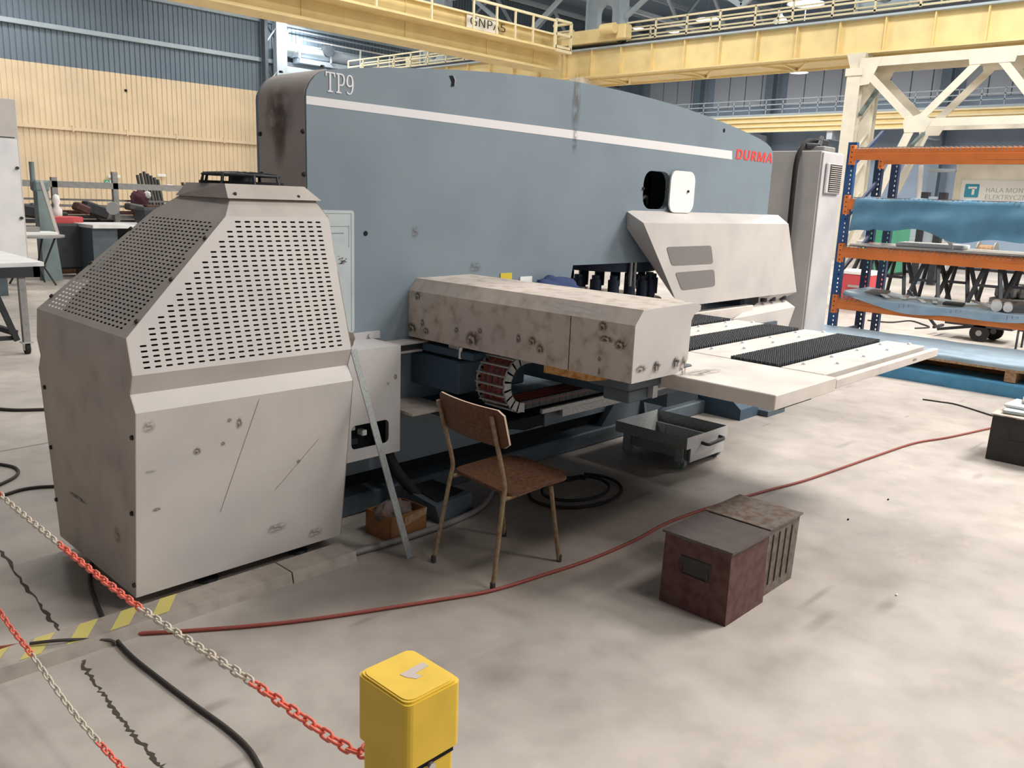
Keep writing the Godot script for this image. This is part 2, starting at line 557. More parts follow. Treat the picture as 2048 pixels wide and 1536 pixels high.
# ---------------------------------------------------------------- the hall
func floor_picture() -> ImageTexture:
	# stains, painted shade, scuffs and tyre prints of the concrete, 16 m by 16 m
	var size := 2048
	var n = FastNoiseLite.new()
	n.noise_type = FastNoiseLite.TYPE_SIMPLEX_SMOOTH
	n.seed = 17
	n.frequency = 0.0028
	n.fractal_octaves = 6
	n.fractal_gain = 0.55
	var im = n.get_seamless_image(size, size)
	im.convert(Image.FORMAT_RGB8)
	var d = im.get_data()
	var lut = PackedByteArray()
	for i in 256:
		var v = clampf(0.76 + (i / 255.0) * 0.3, 0.0, 1.0)
		lut.append(int(255 * v)); lut.append(int(255 * v * 0.992)); lut.append(int(255 * v * 0.98))
	for i in size * size:
		var v = d[i * 3] * 3
		d[i * 3] = lut[v]; d[i * 3 + 1] = lut[v + 1]; d[i * 3 + 2] = lut[v + 2]
	im = Image.create_from_data(size, size, false, Image.FORMAT_RGB8, d)
	im.convert(Image.FORMAT_RGBA8)
	var k := 128.0
	# oil stain mixed with painted shade of press and chair: x, z, width, depth, darkness, brown
	var stain_shade_blot = Image.create(64, 64, false, Image.FORMAT_RGBA8)
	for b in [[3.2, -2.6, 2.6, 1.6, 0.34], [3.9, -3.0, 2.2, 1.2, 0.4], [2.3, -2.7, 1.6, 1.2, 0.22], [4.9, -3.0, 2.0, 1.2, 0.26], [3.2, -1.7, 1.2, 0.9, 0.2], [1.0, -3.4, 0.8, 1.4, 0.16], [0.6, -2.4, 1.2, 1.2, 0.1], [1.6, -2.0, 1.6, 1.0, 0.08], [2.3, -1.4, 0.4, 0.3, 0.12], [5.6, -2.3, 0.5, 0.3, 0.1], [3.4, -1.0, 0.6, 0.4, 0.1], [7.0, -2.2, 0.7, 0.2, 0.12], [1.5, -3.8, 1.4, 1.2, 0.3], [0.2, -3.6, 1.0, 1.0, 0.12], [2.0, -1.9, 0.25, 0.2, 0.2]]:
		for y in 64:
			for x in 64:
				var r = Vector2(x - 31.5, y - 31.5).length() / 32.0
				stain_shade_blot.set_pixel(x, y, Color(0.34, 0.29, 0.25, b[4] * pow(clampf(1.0 - r, 0, 1), 0.8)))
		var bb = stain_shade_blot.duplicate()
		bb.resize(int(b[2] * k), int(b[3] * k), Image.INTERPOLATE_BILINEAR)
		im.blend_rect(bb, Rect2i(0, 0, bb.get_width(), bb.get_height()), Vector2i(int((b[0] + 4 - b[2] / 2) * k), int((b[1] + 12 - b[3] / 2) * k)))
	# scuffs: long faint strokes
	for i in 260:
		var w = rng.randi_range(10, 60)
		var h = rng.randi_range(3, 10)
		var sc = Image.create(w, h, false, Image.FORMAT_RGBA8)
		var light = rng.randf() < 0.6
		for y in h:
			for x in w:
				var a = sin(PI * (x + 0.5) / w) * sin(PI * (y + 0.5) / h)
				sc.set_pixel(x, y, Color(0.95, 0.92, 0.9, a * 0.3) if light else Color(0.35, 0.32, 0.3, a * 0.22))
		im.blend_rect(sc, Rect2i(0, 0, w, h), Vector2i(rng.randi_range(400, 1900), rng.randi_range(600, 1900)))
	# dusty tyre prints: rows of slanted blocks either side of a run
	var stamp = []
	for v in 6:
		var w = 9
		var h = 6
		var im2 = Image.create(w + 8, h + 4, false, Image.FORMAT_RGBA8)
		im2.fill(Color(0.93, 0.9, 0.88, 0.0))
		for y in h:
			for x in w:
				var a = 0.5 if (y > 0 and y < h - 1 and x > 0 and x < w - 1) else 0.25
				im2.set_pixel(x + (y if v % 2 == 0 else h - y), y + 1, Color(0.98, 0.95, 0.92, a * (0.5 + 0.1 * v)))
		stamp.append(im2)
	for run in [[1.2, -1.3, 4.2, 0.35], [1.9, -0.75, 4.4, 0.25], [2.5, -1.2, 3.2, 0.6], [2.2, -0.3, 2.6, 0.5], [3.7, -1.4, 3.0, 0.2], [4.2, -0.9, 2.6, 0.35], [3.0, -0.4, 3.0, 0.15], [1.3, -1.75, 1.6, 0.6], [4.4, -1.6, 2.0, -0.2]]:
		var a = Vector2(run[0], run[1])
		var along = Vector2(cos(run[3]), sin(run[3]))
		var side = Vector2(-along.y, along.x)
		var q := 0.0
		var strength = 0.0
		while q < run[2]:
			strength = clampf(strength + rng.randf_range(-0.35, 0.35), -0.4, 1.0)
			if strength > 0.0:
				for row in [-0.075, -0.025, 0.025, 0.075]:
					if rng.randf() < 0.75:
						var p = a + along * q + side * row
						var s2 = stamp[rng.randi_range(0, 2) * 2 + (0 if row < 0 else 1)]
						im.blend_rect(s2, Rect2i(0, 0, s2.get_width(), s2.get_height()), Vector2i(int((p.x + 4) * k), int((p.y + 12) * k)))
			q += 0.062
	im.convert(Image.FORMAT_RGB8)
	return ImageTexture.create_from_image(im)

func ribbed(s, x0: float, x1: float, y0: float, y1: float, z: float, pitch: float, deep: float):
	# trapezoid sheet facing +z: broad crests parted by narrow grooves
	var x = x0
	while x < x1:
		var a = pitch * 0.74
		var b = pitch * 0.8
		var c = pitch * 0.94
		quad(s, Vector3(x, y0, z), Vector3(x, y1, z), Vector3(x + a, y1, z), Vector3(x + a, y0, z))
		quad(s, Vector3(x + a, y0, z), Vector3(x + a, y1, z), Vector3(x + b, y1, z - deep), Vector3(x + b, y0, z - deep))
		quad(s, Vector3(x + b, y0, z - deep), Vector3(x + b, y1, z - deep), Vector3(x + c, y1, z - deep), Vector3(x + c, y0, z - deep))
		quad(s, Vector3(x + c, y0, z - deep), Vector3(x + c, y1, z - deep), Vector3(x + pitch, y1, z), Vector3(x + pitch, y0, z))
		x += pitch

func hall():
	var s = st()
	# floor, with its picture laid out over x -4..12, z -12..4 and mirrored on from there
	var fm = StandardMaterial3D.new()
	fm.resource_name = "concrete_floor"
	fm.albedo_color = rgb(202, 194, 188)
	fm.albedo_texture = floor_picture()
	fm.roughness = 0.5
	fm.metallic_specular = 0.45
	fm.roughness_texture = tex["cloud"]
	fm.detail_enabled = true
	fm.detail_albedo = tex["concrete"]
	fm.detail_blend_mode = BaseMaterial3D.BLEND_MODE_MUL
	fm.detail_uv_layer = BaseMaterial3D.DETAIL_UV_2
	fm.uv2_triplanar = true
	fm.uv2_world_triplanar = true
	fm.uv2_scale = Vector3.ONE * 0.33
	fm.roughness_texture = null
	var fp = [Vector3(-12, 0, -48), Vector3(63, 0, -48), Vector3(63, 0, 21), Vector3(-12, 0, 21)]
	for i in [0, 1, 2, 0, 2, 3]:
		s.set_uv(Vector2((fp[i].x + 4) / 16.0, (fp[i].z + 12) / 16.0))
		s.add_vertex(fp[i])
	var fl = structure("floor", s, fm, "pale worn concrete factory floor with dust, stains, painted shade and tyre prints")
	s = st()
	span(s, Vector3(-12, -0.3, -48), Vector3(63, -0.02, 21))
	put("slab", s, M.concrete_wall, fl)
	# straight joints and the ragged crack, pieces of the floor
	for j in [[Vector3(3.091, 0.000, -11.567), Vector3(3.925, 0.000, -11.900)], [Vector3(11.794, 0.000, -3.591), Vector3(10.889, 0.000, -4.660)], [Vector3(1.497, 0.000, -5.864), Vector3(1.796, 0.000, -5.879)]]:
		s = st()
		var a = j[0]
		var b = j[1]
		var far = a + (b - a) * 1.5
		var near = a - (b - a) * 0.5
		bar(s, Vector3(near.x, 0.0, near.z), Vector3(far.x, 0.0, far.z), 0.012, 0.004)
		put("floor_joint", s, M.joint_line, fl)
	for run in [[Vector3(1.059, 0.000, -4.535), Vector3(1.041, -0.000, -4.231), Vector3(0.994, 0.000, -3.572), Vector3(0.976, 0.000, -3.206)], [Vector3(0.959, 0.000, -2.996), Vector3(0.937, 0.000, -2.786), Vector3(0.922, 0.000, -2.585), Vector3(0.916, 0.000, -2.379), Vector3(0.915, 0.000, -2.219)]]:
		s = st()
		var pts = smooth(run, 14)
		var last = null
		for i in pts.size():
			var w = rng.randf_range(0.002, 0.009)
			var p = pts[i] + Vector3(rng.randf_range(-0.008, 0.008), 0.0015, rng.randf_range(-0.004, 0.004))
			var now = [p - Vector3(w, 0, 0), p + Vector3(w, 0, 0)]
			if last != null:
				quad(s, last[0], now[0], now[1], last[1])
			last = now
		put("floor_crack", s, M.crack_dark, fl)
	# walls with thickness
	s = st()
	span(s, Vector3(-12, 0, -48), Vector3(63, 16, -47.15))
	var wl = structure("wall_left", s, M.concrete_wall, "corrugated end wall, cream sheets below and slate sheets above")
	s = st()
	ribbed(s, -4.0, 29.0, 0.0, 7.24, -47.0, 0.27, 0.05)
	put("cladding_sheet", s, M.wall_cream, wl)
	s = st()
	ribbed(s, -4.0, 62.0, 7.24, 15.9, -47.0, 0.27, 0.05)
	ribbed(s, 29.0, 62.0, 0.0, 7.24, -47.0, 0.27, 0.05)
	put("cladding_sheet", s, M.wall_slate, wl)
	for y in [9.0, 11.2, 13.4]:
		s = st()
		span(s, Vector3(-4, y - 0.11, -46.98), Vector3(62, y + 0.11, -46.78))
		put("girt", s, M.hall_steel, wl)
	s = st()
	span(s, Vector3(-4, 4.17, -46.98), Vector3(27, 4.33, -46.85))
	put("girt", s, M.wall_cream, wl)
	for x in [16.6, 19.3, 22.0, 24.8]:
		s = st()
		span(s, Vector3(x - 0.04, 4.12, -46.96), Vector3(x + 0.04, 4.42, -46.8))
		put("girt_cleat", s, M.wall_cream, wl)
	s = st()
	box(s, Vector3(19.4, 6.42, -46.97), Vector3(0.12, 0.12, 0.05))
	put("square_vent", s, M.dark_void, wl)
	s = st()
	span(s, Vector3(62, 0, -48), Vector3(63, 16, 21))
	var wf = structure("wall_far", s, M.wall_blue, "pale blue far side wall of the next bay")
	# its pale glazed panels between columns, above the far crane rail
	for i in 9:
		var z0 = -44.0 + i * 6.2
		for j in 4:
			s = st()
			span(s, Vector3(61.86, 9.2, z0 + 0.4 + j * 1.38), Vector3(62.02, 11.6, z0 + 1.7 + j * 1.38))
			put("panel", s, M.wall_pale, wf)
	s = st()
	span(s, Vector3(-12, 0, 20), Vector3(63, 16, 21))
	structure("wall_right", s, M.wall_pale)
	s = st()
	span(s, Vector3(-13, 0, -48), Vector3(-12, 16, 21))
	structure("wall_near", s, M.wall_pale)
	s = st()
	span(s, Vector3(-13, 16, -48), Vector3(63, 16.4, 21))
	var ce = structure("ceiling", s, M.roof_grey, "slate grey sheet roof on purlins")
	for i in 16:
		s = st()
		span(s, Vector3(-12, 15.7, -46.0 + i * 4.2), Vector3(62, 16.0, -45.85 + i * 4.2))
		put("purlin", s, M.hall_steel, ce)
	# the lattice wall column beside the press
	var t = thing("lattice_column", "tall grey lattice column standing against the left wall", "column", Vector3(27.7, 0, -46.2))
	for dx in [-0.55, 0.45]:
		s = st()
		var w = 0.1 if dx < 0 else 0.34
		span(s, Vector3(dx - w, 0, -0.2), Vector3(dx + w, 15.7, 0.2))
		put("leg", s, M.hall_steel if dx > 0 else M.slate, t)
	for i in 13:
		s = st()
		var y = 0.3 + i * 1.2
		bar(s, Vector3(-0.5, y, 0.1), Vector3(0.4, y + 1.2, 0.1) if i % 2 == 0 else Vector3(-0.5, y, 0.1) + Vector3(0.0, 1.2, 0), 0.07, 0.07)
		put("lacing_bar", s, M.hall_steel, t)
		if i % 2 == 0:
			s = st()
			bar(s, Vector3(0.4, y, -0.1), Vector3(-0.5, y + 1.2, -0.1), 0.07, 0.07)
			put("lacing_bar", s, M.slate, t)
	# gangway with railing, duct and a floodlight high on the left wall
	t = thing("wall_gangway", "pale gangway with white handrail high on the left wall", "gangway", Vector3(0, 0, 0))
	s = st()
	span(s, Vector3(29.3, 9.05, -46.7), Vector3(39.0, 9.32, -46.0))
	put("deck", s, M.hall_steel, t)
	s = st()
	span(s, Vector3(28.3, 8.3, -46.7), Vector3(33.0, 8.75, -46.0))
	put("lower_beam", s, M.hall_steel, t)
	s = st()
	tube(s, [Vector3(29.3, 10.35, -45.95), Vector3(39.0, 10.35, -45.95)], 0.045, 6)
	put("handrail", s, M.white_paint, t)
	s = st()
	tube(s, smooth([Vector3(28.9, 10.2, -46.6), Vector3(28.95, 10.75, -46.6), Vector3(29.4, 10.9, -46.6), Vector3(33.0, 10.85, -46.6), Vector3(39.0, 10.8, -46.6)], 4), 0.04, 6)
	put("handrail", s, M.hall_steel, t)
	for x in [29.3, 31.5, 33.7, 36.0, 38.2]:
		s = st()
		bar(s, Vector3(x, 9.3, -45.95), Vector3(x, 10.35, -45.95), 0.08, 0.08)
		put("rail_post", s, M.white_paint, t)
	t = thing("air_duct", "round grey air duct running along the left wall behind the gangway", "duct", Vector3(0, 0, 0))
	s = st()
	cyl(s, Vector3(28.4, 9.75, -46.45), Vector3(37.0, 9.75, -46.45), 0.4, 20)
	put("pipe", s, M.hall_steel, t)
	s = st()
	cyl(s, Vector3(31.4, 9.95, -46.5), Vector3(31.3, 10.0, -45.9), 0.36, 18)
	put("branch", s, M.slate, t)
	s = st()
	cyl(s, Vector3(29.0, 9.75, -46.45), Vector3(29.12, 9.75, -46.45), 0.44, 20)
	put("flange", s, M.hall_steel, t)
	t = thing("flood_lamp", "wide dark hooded lamp with bright strip under the crane bridge, by the wall column", "lamp", Vector3(29.282, 11.627, -45.500))
	s = st()
	hexa(s, [Vector3(-0.8, -0.25, -0.3), Vector3(0.8, -0.25, -0.3), Vector3(-0.7, 0.55, -0.3), Vector3(0.7, 0.55, -0.3), Vector3(-0.8, -0.25, 0.25), Vector3(0.8, -0.25, 0.25), Vector3(-0.6, 0.5, 0.0), Vector3(0.6, 0.5, 0.0)])
	put("hood", s, M.slate, t)
	s = st()
	span(s, Vector3(-0.7, -0.34, -0.2), Vector3(0.7, -0.2, 0.3))
	put("glowing_strip", s, M.lamp_glow, t)
	var l = AreaLight3D.new()
	l.name = "light"
	l.area_size = Vector2(1.4, 0.4)
	l.light_energy = 40.0
	l.shadow_enabled = true
	t.add_child(l)
	l.position = Vector3(0, -0.38, 0.1)
	l.rotation.x = -PI / 2
	# small bright fittings and the exit sign low on the cream wall
	for p in [[Vector3(18.473, 1.988, -46.850), 0.62, 0.16, "left of the two white strip fittings low on the cream wall"], [Vector3(21.021, 2.151, -46.850), 0.46, 0.14, "right of the two white strip fittings low on the cream wall"]]:
		s = st()
		box(s, p[0], Vector3(p[1], p[2], 0.14), 0.02)
		tag(put("strip_fitting", s, M.paper), p[3], "wall fitting")
	t = thing("exit_sign", "small green and white emergency exit sign on the cream wall", "sign", Vector3(18.242, 1.670, -46.900))
	s = st()
	span(s, Vector3(-0.26, -0.13, -0.02), Vector3(0.02, 0.13, 0.02))
	put("green_panel", s, M.green_paint, t)
	s = st()
	span(s, Vector3(0.02, -0.13, -0.02), Vector3(0.28, 0.13, 0.02))
	put("white_panel", s, M.paper, t)
	s = st()
	box(s, Vector3(-0.13, 0.0, 0.025), Vector3(0.05, 0.14, 0.01)); box(s, Vector3(-0.13, 0.0, 0.025), Vector3(0.14, 0.05, 0.01))
	put("pictogram", s, M.paper, t)

func railing(parent, a: Vector3, b: Vector3, h: float, step: float, m, rows := 3, w := 0.05):
	# handrail, knee rails and posts from a to b, all parts of parent
	for i in rows:
		var s = st()
		var y = h * (1.0 - i / float(rows))
		bar(s, a + Vector3(0, y, 0), b + Vector3(0, y, 0), w, w)
		put("handrail" if i == 0 else "knee_rail", s, m, parent)
	var n = int(round(a.distance_to(b) / step))
	for i in n + 1:
		var p = a.lerp(b, float(i) / n)
		var s = st()
		bar(s, p, p + Vector3(0, h, 0), w, w)
		put("rail_post", s, m, parent)

func roof_truss(z: float, label: String):
	var t = thing("roof_truss", label, "roof truss", Vector3(31, 0, z))
	var s = st()
	bar(s, Vector3(-31, 12.4, 0), Vector3(0, 12.4, 0), 0.22, 0.22)
	put("bottom_chord", s, M.hall_steel, t)
	s = st()
	bar(s, Vector3(-31, 15.2, 0), Vector3(0, 15.2, 0), 0.22, 0.22)
	put("top_chord", s, M.hall_steel, t)
	for i in 10:
		s = st()
		var x = -31.0 + i * 3.1
		bar(s, Vector3(x, 12.4 if i % 2 == 0 else 15.2, 0), Vector3(x + 3.1, 15.2 if i % 2 == 0 else 12.4, 0), 0.16, 0.16)
		put("diagonal", s, M.hall_steel, t)
	for i in 2:
		s = st()
		bar(s, Vector3(0, 12.4 + i * 2.8, 0), Vector3(31, 12.4 + i * 2.8, 0), 0.22, 0.22)
		put("top_chord" if i else "bottom_chord", s, M.hall_steel, t)
	for i in 10:
		s = st()
		var x = i * 3.1
		bar(s, Vector3(x, 12.4 if i % 2 == 1 else 15.2, 0), Vector3(x + 3.1, 15.2 if i % 2 == 1 else 12.4, 0), 0.16, 0.16)
		put("diagonal", s, M.hall_steel, t)

func crane():
	var s
	var X := 31.0
	# runway beam: yellow web in panels, flanges, stiffeners, brown surge girder below it, rail and walkway railing
	var t = thing("runway_beam", "long pale yellow crane runway beam with stiffened panels crossing behind the press", "crane beam")
	s = st()
	span(s, Vector3(X - 0.02, 7.1, -46.5), Vector3(X + 0.02, 8.2, 6))
	put("web", s, M.crane_yellow, t)
	s = st()
	span(s, Vector3(X - 0.24, 7.04, -46.5), Vector3(X + 0.24, 7.1, 6))
	put("bottom_flange", s, M.crane_yellow, t)
	s = st()
	span(s, Vector3(X - 0.26, 8.2, -46.5), Vector3(X + 0.26, 8.27, 6))
	put("top_flange", s, M.hall_steel, t)
	for i in 32:
		s = st()
		var z = -45.8 + i * 1.6
		span(s, Vector3(X - 0.2, 7.1, z - 0.02), Vector3(X - 0.02, 8.2, z + 0.02))
		put("stiffener", s, M.crane_yellow, t)
	s = st()
	span(s, Vector3(X + 0.24, 6.98, -46.5), Vector3(X + 1.7, 7.04, 6))
	put("surge_plate", s, M.crane_yellow, t)
	s = st()
	span(s, Vector3(X + 1.65, 6.9, -46.5), Vector3(X + 1.75, 7.3, 6))
	put("edge_angle", s, M.crane_yellow, t)
	for i in 12:
		s = st()
		var z = -44.0 + i * 4.0
		bar(s, Vector3(X + 0.2, 7.0, z - 0.9), Vector3(X + 1.4, 6.9, z), 0.1, 0.1)
		bar(s, Vector3(X + 0.2, 7.0, z + 0.9), Vector3(X + 1.4, 6.9, z), 0.1, 0.1)
		bar(s, Vector3(X + 0.2, 7.0, z), Vector3(X + 1.4, 6.9, z), 0.1, 0.1)
		put("brace", s, M.crane_yellow, t)
	s = st()
	span(s, Vector3(X - 0.05, 8.27, -46.5), Vector3(X + 0.05, 8.4, 6))
	put("crane_rail", s, M.dark_steel, t)
	s = st()
	span(s, Vector3(X + 0.26, 8.1, -46.5), Vector3(X + 1.4, 8.2, 6))
	put("walkway", s, M.hall_steel, t)
	var rg = thing("runway_railing", "cream handrail along the walkway on top of the yellow runway beam", "railing")
	railing(rg, Vector3(X + 0.4, 8.2, -44), Vector3(X + 0.4, 8.2, -26.6), 1.05, 1.45, M.rail_cream, 3, 0.07)
	railing(rg, Vector3(X + 0.4, 8.2, -23.6), Vector3(X + 0.4, 8.2, 4), 1.05, 1.5, M.rail_cream, 3, 0.07)
	railing(rg, Vector3(X + 1.35, 8.2, -44), Vector3(X + 1.35, 8.2, 4), 1.05, 3.0, M.rail_cream, 3, 0.06)
	# runway columns: cream laced legs below, grey plates with an oval manhole above
	for z in [-37.6, -25.7, -13.0]:
		var where = {-37.6: "farthest grey and cream runway column, near the left wall", -25.7: "runway column with an oval hole above the end of the crane bridge", -13.0: "cream runway column standing behind the orange and blue rack"}[z]
		t = thing("runway_column", where, "column", Vector3(X, 0, z))
		for dx in [-0.25, 1.25]:
			s = st()
			span(s, Vector3(dx - 0.16, 0, -0.24), Vector3(dx - 0.13, 6.4, 0.24))
			span(s, Vector3(dx + 0.13, 0, -0.24), Vector3(dx + 0.16, 6.4, 0.24))
			span(s, Vector3(dx - 0.13, 0, -0.015), Vector3(dx + 0.13, 6.4, 0.015))
			put("leg", s, M.column_cream, t)
		for i in 6:
			s = st()
			var y = 0.3 + i * 1.05
			bar(s, Vector3(-0.2, y, 0.1), Vector3(1.2, y + 1.05, 0.1), 0.09, 0.09)
			put("lacing_bar", s, M.column_cream, t)
		s = st()
		hexa(s, [Vector3(-0.45, 6.3, -0.3), Vector3(1.5, 6.3, -0.3), Vector3(-0.45, 6.55, -0.3), Vector3(1.5, 6.55, -0.3), Vector3(-0.45, 6.3, 0.3), Vector3(1.5, 6.3, 0.3), Vector3(-0.45, 6.55, 0.3), Vector3(1.5, 6.55, 0.3)])
		hexa(s, [Vector3(-0.3, 6.55, -0.2), Vector3(0.3, 6.55, -0.2), Vector3(-0.4, 7.05, -0.34), Vector3(0.4, 7.05, -0.34), Vector3(-0.3, 6.55, 0.2), Vector3(0.3, 6.55, 0.2), Vector3(-0.4, 7.05, 0.34), Vector3(0.4, 7.05, 0.34)])
		put("head", s, M.column_cream, t)
		# upper shaft, set back, pierced
		s = st()
		var hole = rounded(-0.42, 9.0, 0.42, 10.5, 0.42, 6)
		for o in without(rect2(-0.9, 7.06, 0.9, 15.6), [hole], 0.0):
			prism(s, o, at_x(1.5), 0.3)
		put("upper_shaft", s, M.hall_steel, t)
		for dz in [-0.95, 0.95]:
			s = st()
			span(s, Vector3(1.35, 7.06, dz - 0.06), Vector3(1.95, 15.6, dz + 0.06))
			put("flange", s, M.hall_steel, t)
	# portal bracing between the cream column and the next one, two lattice planes
	t = thing("portal_bracing", "cream steel bracing frame of crossed diagonals right of the cream column", "bracing", Vector3(X, 0, 0))
	for dx in [-0.25, 1.25]:
		var tone = M.column_cream
		var lines = [["top_chord", Vector3(dx, 6.72, -12.8), Vector3(dx, 6.72, -1.2), 0.3], ["middle_chord", Vector3(dx, 4.66, -10.8), Vector3(dx, 4.66, -3.2), 0.26], ["diagonal", Vector3(dx, 6.55, -12.75), Vector3(dx, 4.62, -10.75), 0.24], ["diagonal", Vector3(dx, 4.62, -10.75), Vector3(dx, 6.75, -8.8), 0.24], ["diagonal", Vector3(dx, 6.75, -8.6), Vector3(dx, 4.62, -6.8), 0.24], ["diagonal", Vector3(dx, 4.62, -10.8), Vector3(dx, 0.1, -12.5), 0.28]]
		for li in lines:
			s = st()
			bar(s, li[1] + Vector3(-0.09, 0, 0), li[2] + Vector3(-0.09, 0, 0), 0.05, li[3])
			bar(s, li[1] + Vector3(0.02, 0, 0), li[2] + Vector3(0.02, 0, 0), 0.2, 0.05)
			put(li[0], s, tone, t)
		s = st()
		prism(s, poly([Vector2(-11.15, 4.75), Vector2(-11.05, 4.35), Vector2(-10.4, 4.35), Vector2(-10.2, 4.75), Vector2(-10.6, 4.95)]), at_x(dx - 0.13), 0.03)
		put("gusset_plate", s, tone, t)
		s = st()
		prism(s, poly([Vector2(-9.4, 6.85), Vector2(-9.3, 6.4), Vector2(-8.0, 6.4), Vector2(-7.9, 6.85)]), at_x(dx - 0.13), 0.03)
		put("gusset_plate", s, tone, t)
		s = st()
		prism(s, poly([Vector2(-12.85, 6.85), Vector2(-12.85, 5.95), Vector2(-12.45, 6.0), Vector2(-12.1, 6.85)]), at_x(dx - 0.13), 0.03)
		put("gusset_plate", s, tone, t)
	s = st()
	bar(s, Vector3(-0.2, 3.5, -11.2), Vector3(1.2, 4.5, -10.9), 0.1, 0.1)
	bar(s, Vector3(-0.2, 5.0, -12.7), Vector3(1.2, 6.1, -12.7), 0.12, 0.12)
	put("cross_tie", s, M.grey_green, t)
	# crane bridge with walkway, sign, railing and end carriage
	t = thing("crane_bridge", "pale yellow crane bridge girder with walkway and black lettered sign, upper middle", "crane")
	s = st()
	span(s, Vector3(4, 7.25, -26.6), Vector3(29.8, 8.62, -25.9))
	put("girder", s, M.crane_yellow, t)
	s = st()
	span(s, Vector3(4, 7.15, -26.75), Vector3(29.0, 7.25, -25.6))
	put("bottom_flange", s, M.crane_yellow, t)
	s = st()
	span(s, Vector3(4, 8.62, -26.75), Vector3(29.8, 8.7, -25.75))
	put("top_flange", s, M.crane_yellow, t)
	s = st()
	span(s, Vector3(4, 7.84, -25.9), Vector3(29.4, 7.92, -24.95))
	put("walkway", s, M.crane_yellow, t)
	for x in [16.6, 21.0, 25.2, 28.0]:
		s = st()
		span(s, Vector3(x - 0.02, 7.25, -25.9), Vector3(x + 0.02, 8.62, -25.86))
		put("seam_strip", s, M.crane_yellow, t)
	for x in [14.2, 16.6, 19.0, 21.5, 23.6, 24.85, 25.9, 26.95, 28.3]:
		s = st()
		bar(s, Vector3(x, 7.85, -25), Vector3(x, 9.0, -25), 0.07, 0.07)
		put("rail_post", s, M.rail_cream, t)
	for y in [9.0, 8.45]:
		s = st()
		bar(s, Vector3(5, y, -25), Vector3(28.3, y, -25), 0.06 if y < 8.9 else 0.09, 0.06 if y < 8.9 else 0.09)
		put("handrail", s, M.rail_cream, t)
	s = st()
	for q in [[Vector3(28.35, 7.95, -25), Vector3(28.35, 9.05, -25)], [Vector3(29.35, 7.95, -25), Vector3(29.35, 9.05, -25)], [Vector3(28.35, 9.05, -25), Vector3(29.35, 9.05, -25)], [Vector3(28.35, 8.5, -25), Vector3(29.35, 8.5, -25)], [Vector3(28.35, 8.0, -25), Vector3(29.35, 8.0, -25)], [Vector3(29.35, 9.05, -25), Vector3(29.35, 9.05, -26)], [Vector3(29.35, 8.5, -25), Vector3(29.35, 8.5, -26)]]:
		bar(s, q[0], q[1], 0.1, 0.1)
	span(s, Vector3(28.35, 7.8, -25.1), Vector3(29.35, 7.9, -24.9))
	put("gate_frame", s, M.rail_cream, t)
	s = st()
	span(s, Vector3(29.5, 8.42, -28.6), Vector3(31.3, 8.95, -28.1)); span(s, Vector3(30.6, 8.45, -28.6), Vector3(31.3, 9.0, -23.4))
	put("end_carriage", s, M.crane_yellow, t)
	s = st()
	box(s, Vector3(30.7, 8.75, -23.2), Vector3(0.5, 0.6, 0.5), 0.05); cyl(s, Vector3(30.2, 8.85, -23.3), Vector3(30.2, 8.85, -24.0), 0.22, 12)
	put("drive_motor", s, M.crane_yellow, t)
	s = st()
	for z in [-28.2, -23.5]:
		cyl(s, Vector3(30.85, 8.5, z), Vector3(31.1, 8.5, z), 0.16, 14)
	put("wheel", s, M.dark_steel, t)
	s = st()
	span(s, Vector3(24.0, 8.14, -25.84), Vector3(25.75, 8.62, -25.8))
	var sg = put("name_board", s, M.sign_white, t)
	words("lettering", "GNPA5", 0.3, M.sign_ink, sg, Vector3(24.14, 8.24, -25.795), Basis(), "Droid Sans", false, 0.0, 1.55)
	# far bay: yellow runway, railing and columns against the blue wall
	t = thing("far_runway_beam", "distant pale yellow double crane beam along the blue far wall", "crane beam")
	s = st()
	span(s, Vector3(58, 7.0, -46), Vector3(58.1, 8.0, 19))
	put("web", s, M.crane_yellow, t)
	for y in [7.0, 7.33, 7.66, 8.0]:
		s = st()
		span(s, Vector3(57.8, y - 0.05, -46), Vector3(58.2, y + 0.05, 19))
		put("flange" if y == 7.0 or y == 8.0 else "rib", s, M.rail_cream, t)
	s = st()
	span(s, Vector3(57.9, 8.0, -46), Vector3(60, 8.2, 19))
	put("walkway", s, M.hall_steel, t)
	rg = thing("far_railing", "thin white handrail on the distant crane walkway before the blue wall", "railing")
	railing(rg, Vector3(58.2, 8.2, -45), Vector3(58.2, 8.2, 0), 1.0, 1.3, M.hall_steel, 3, 0.07)
	for i in 8:
		var z = -44.5 + i * 6.2
		t = thing("wall_column", "slim blue grey steel column in the row along the blue far wall", "column", Vector3(61, 0, z), "columns along the far wall")
		s = st()
		span(s, Vector3(-0.3, 0, -0.3), Vector3(0.3, 15.8, 0.3))
		put("shaft", s, M.wall_slate, t)
		s = st()
		span(s, Vector3(-2.9, 6.4, -0.2), Vector3(-0.3, 6.95, 0.2))
		put("bracket", s, M.wall_pale, t)
	# trusses
	var zz = {-44.0: "roof truss nearest the left wall, high above the crane", -31.0: "roof truss above the crane bridge, second from the left wall", -19.0: "roof truss high above the yellow runway beam, third from the left wall"}
	for z in zz:
		roof_truss(z, zz[z])
	# roof bracing in the plane of the columns
	t = thing("column_bracing", "grey crossed bracing bars between the upper runway columns", "bracing", Vector3(32.6, 0, 0))
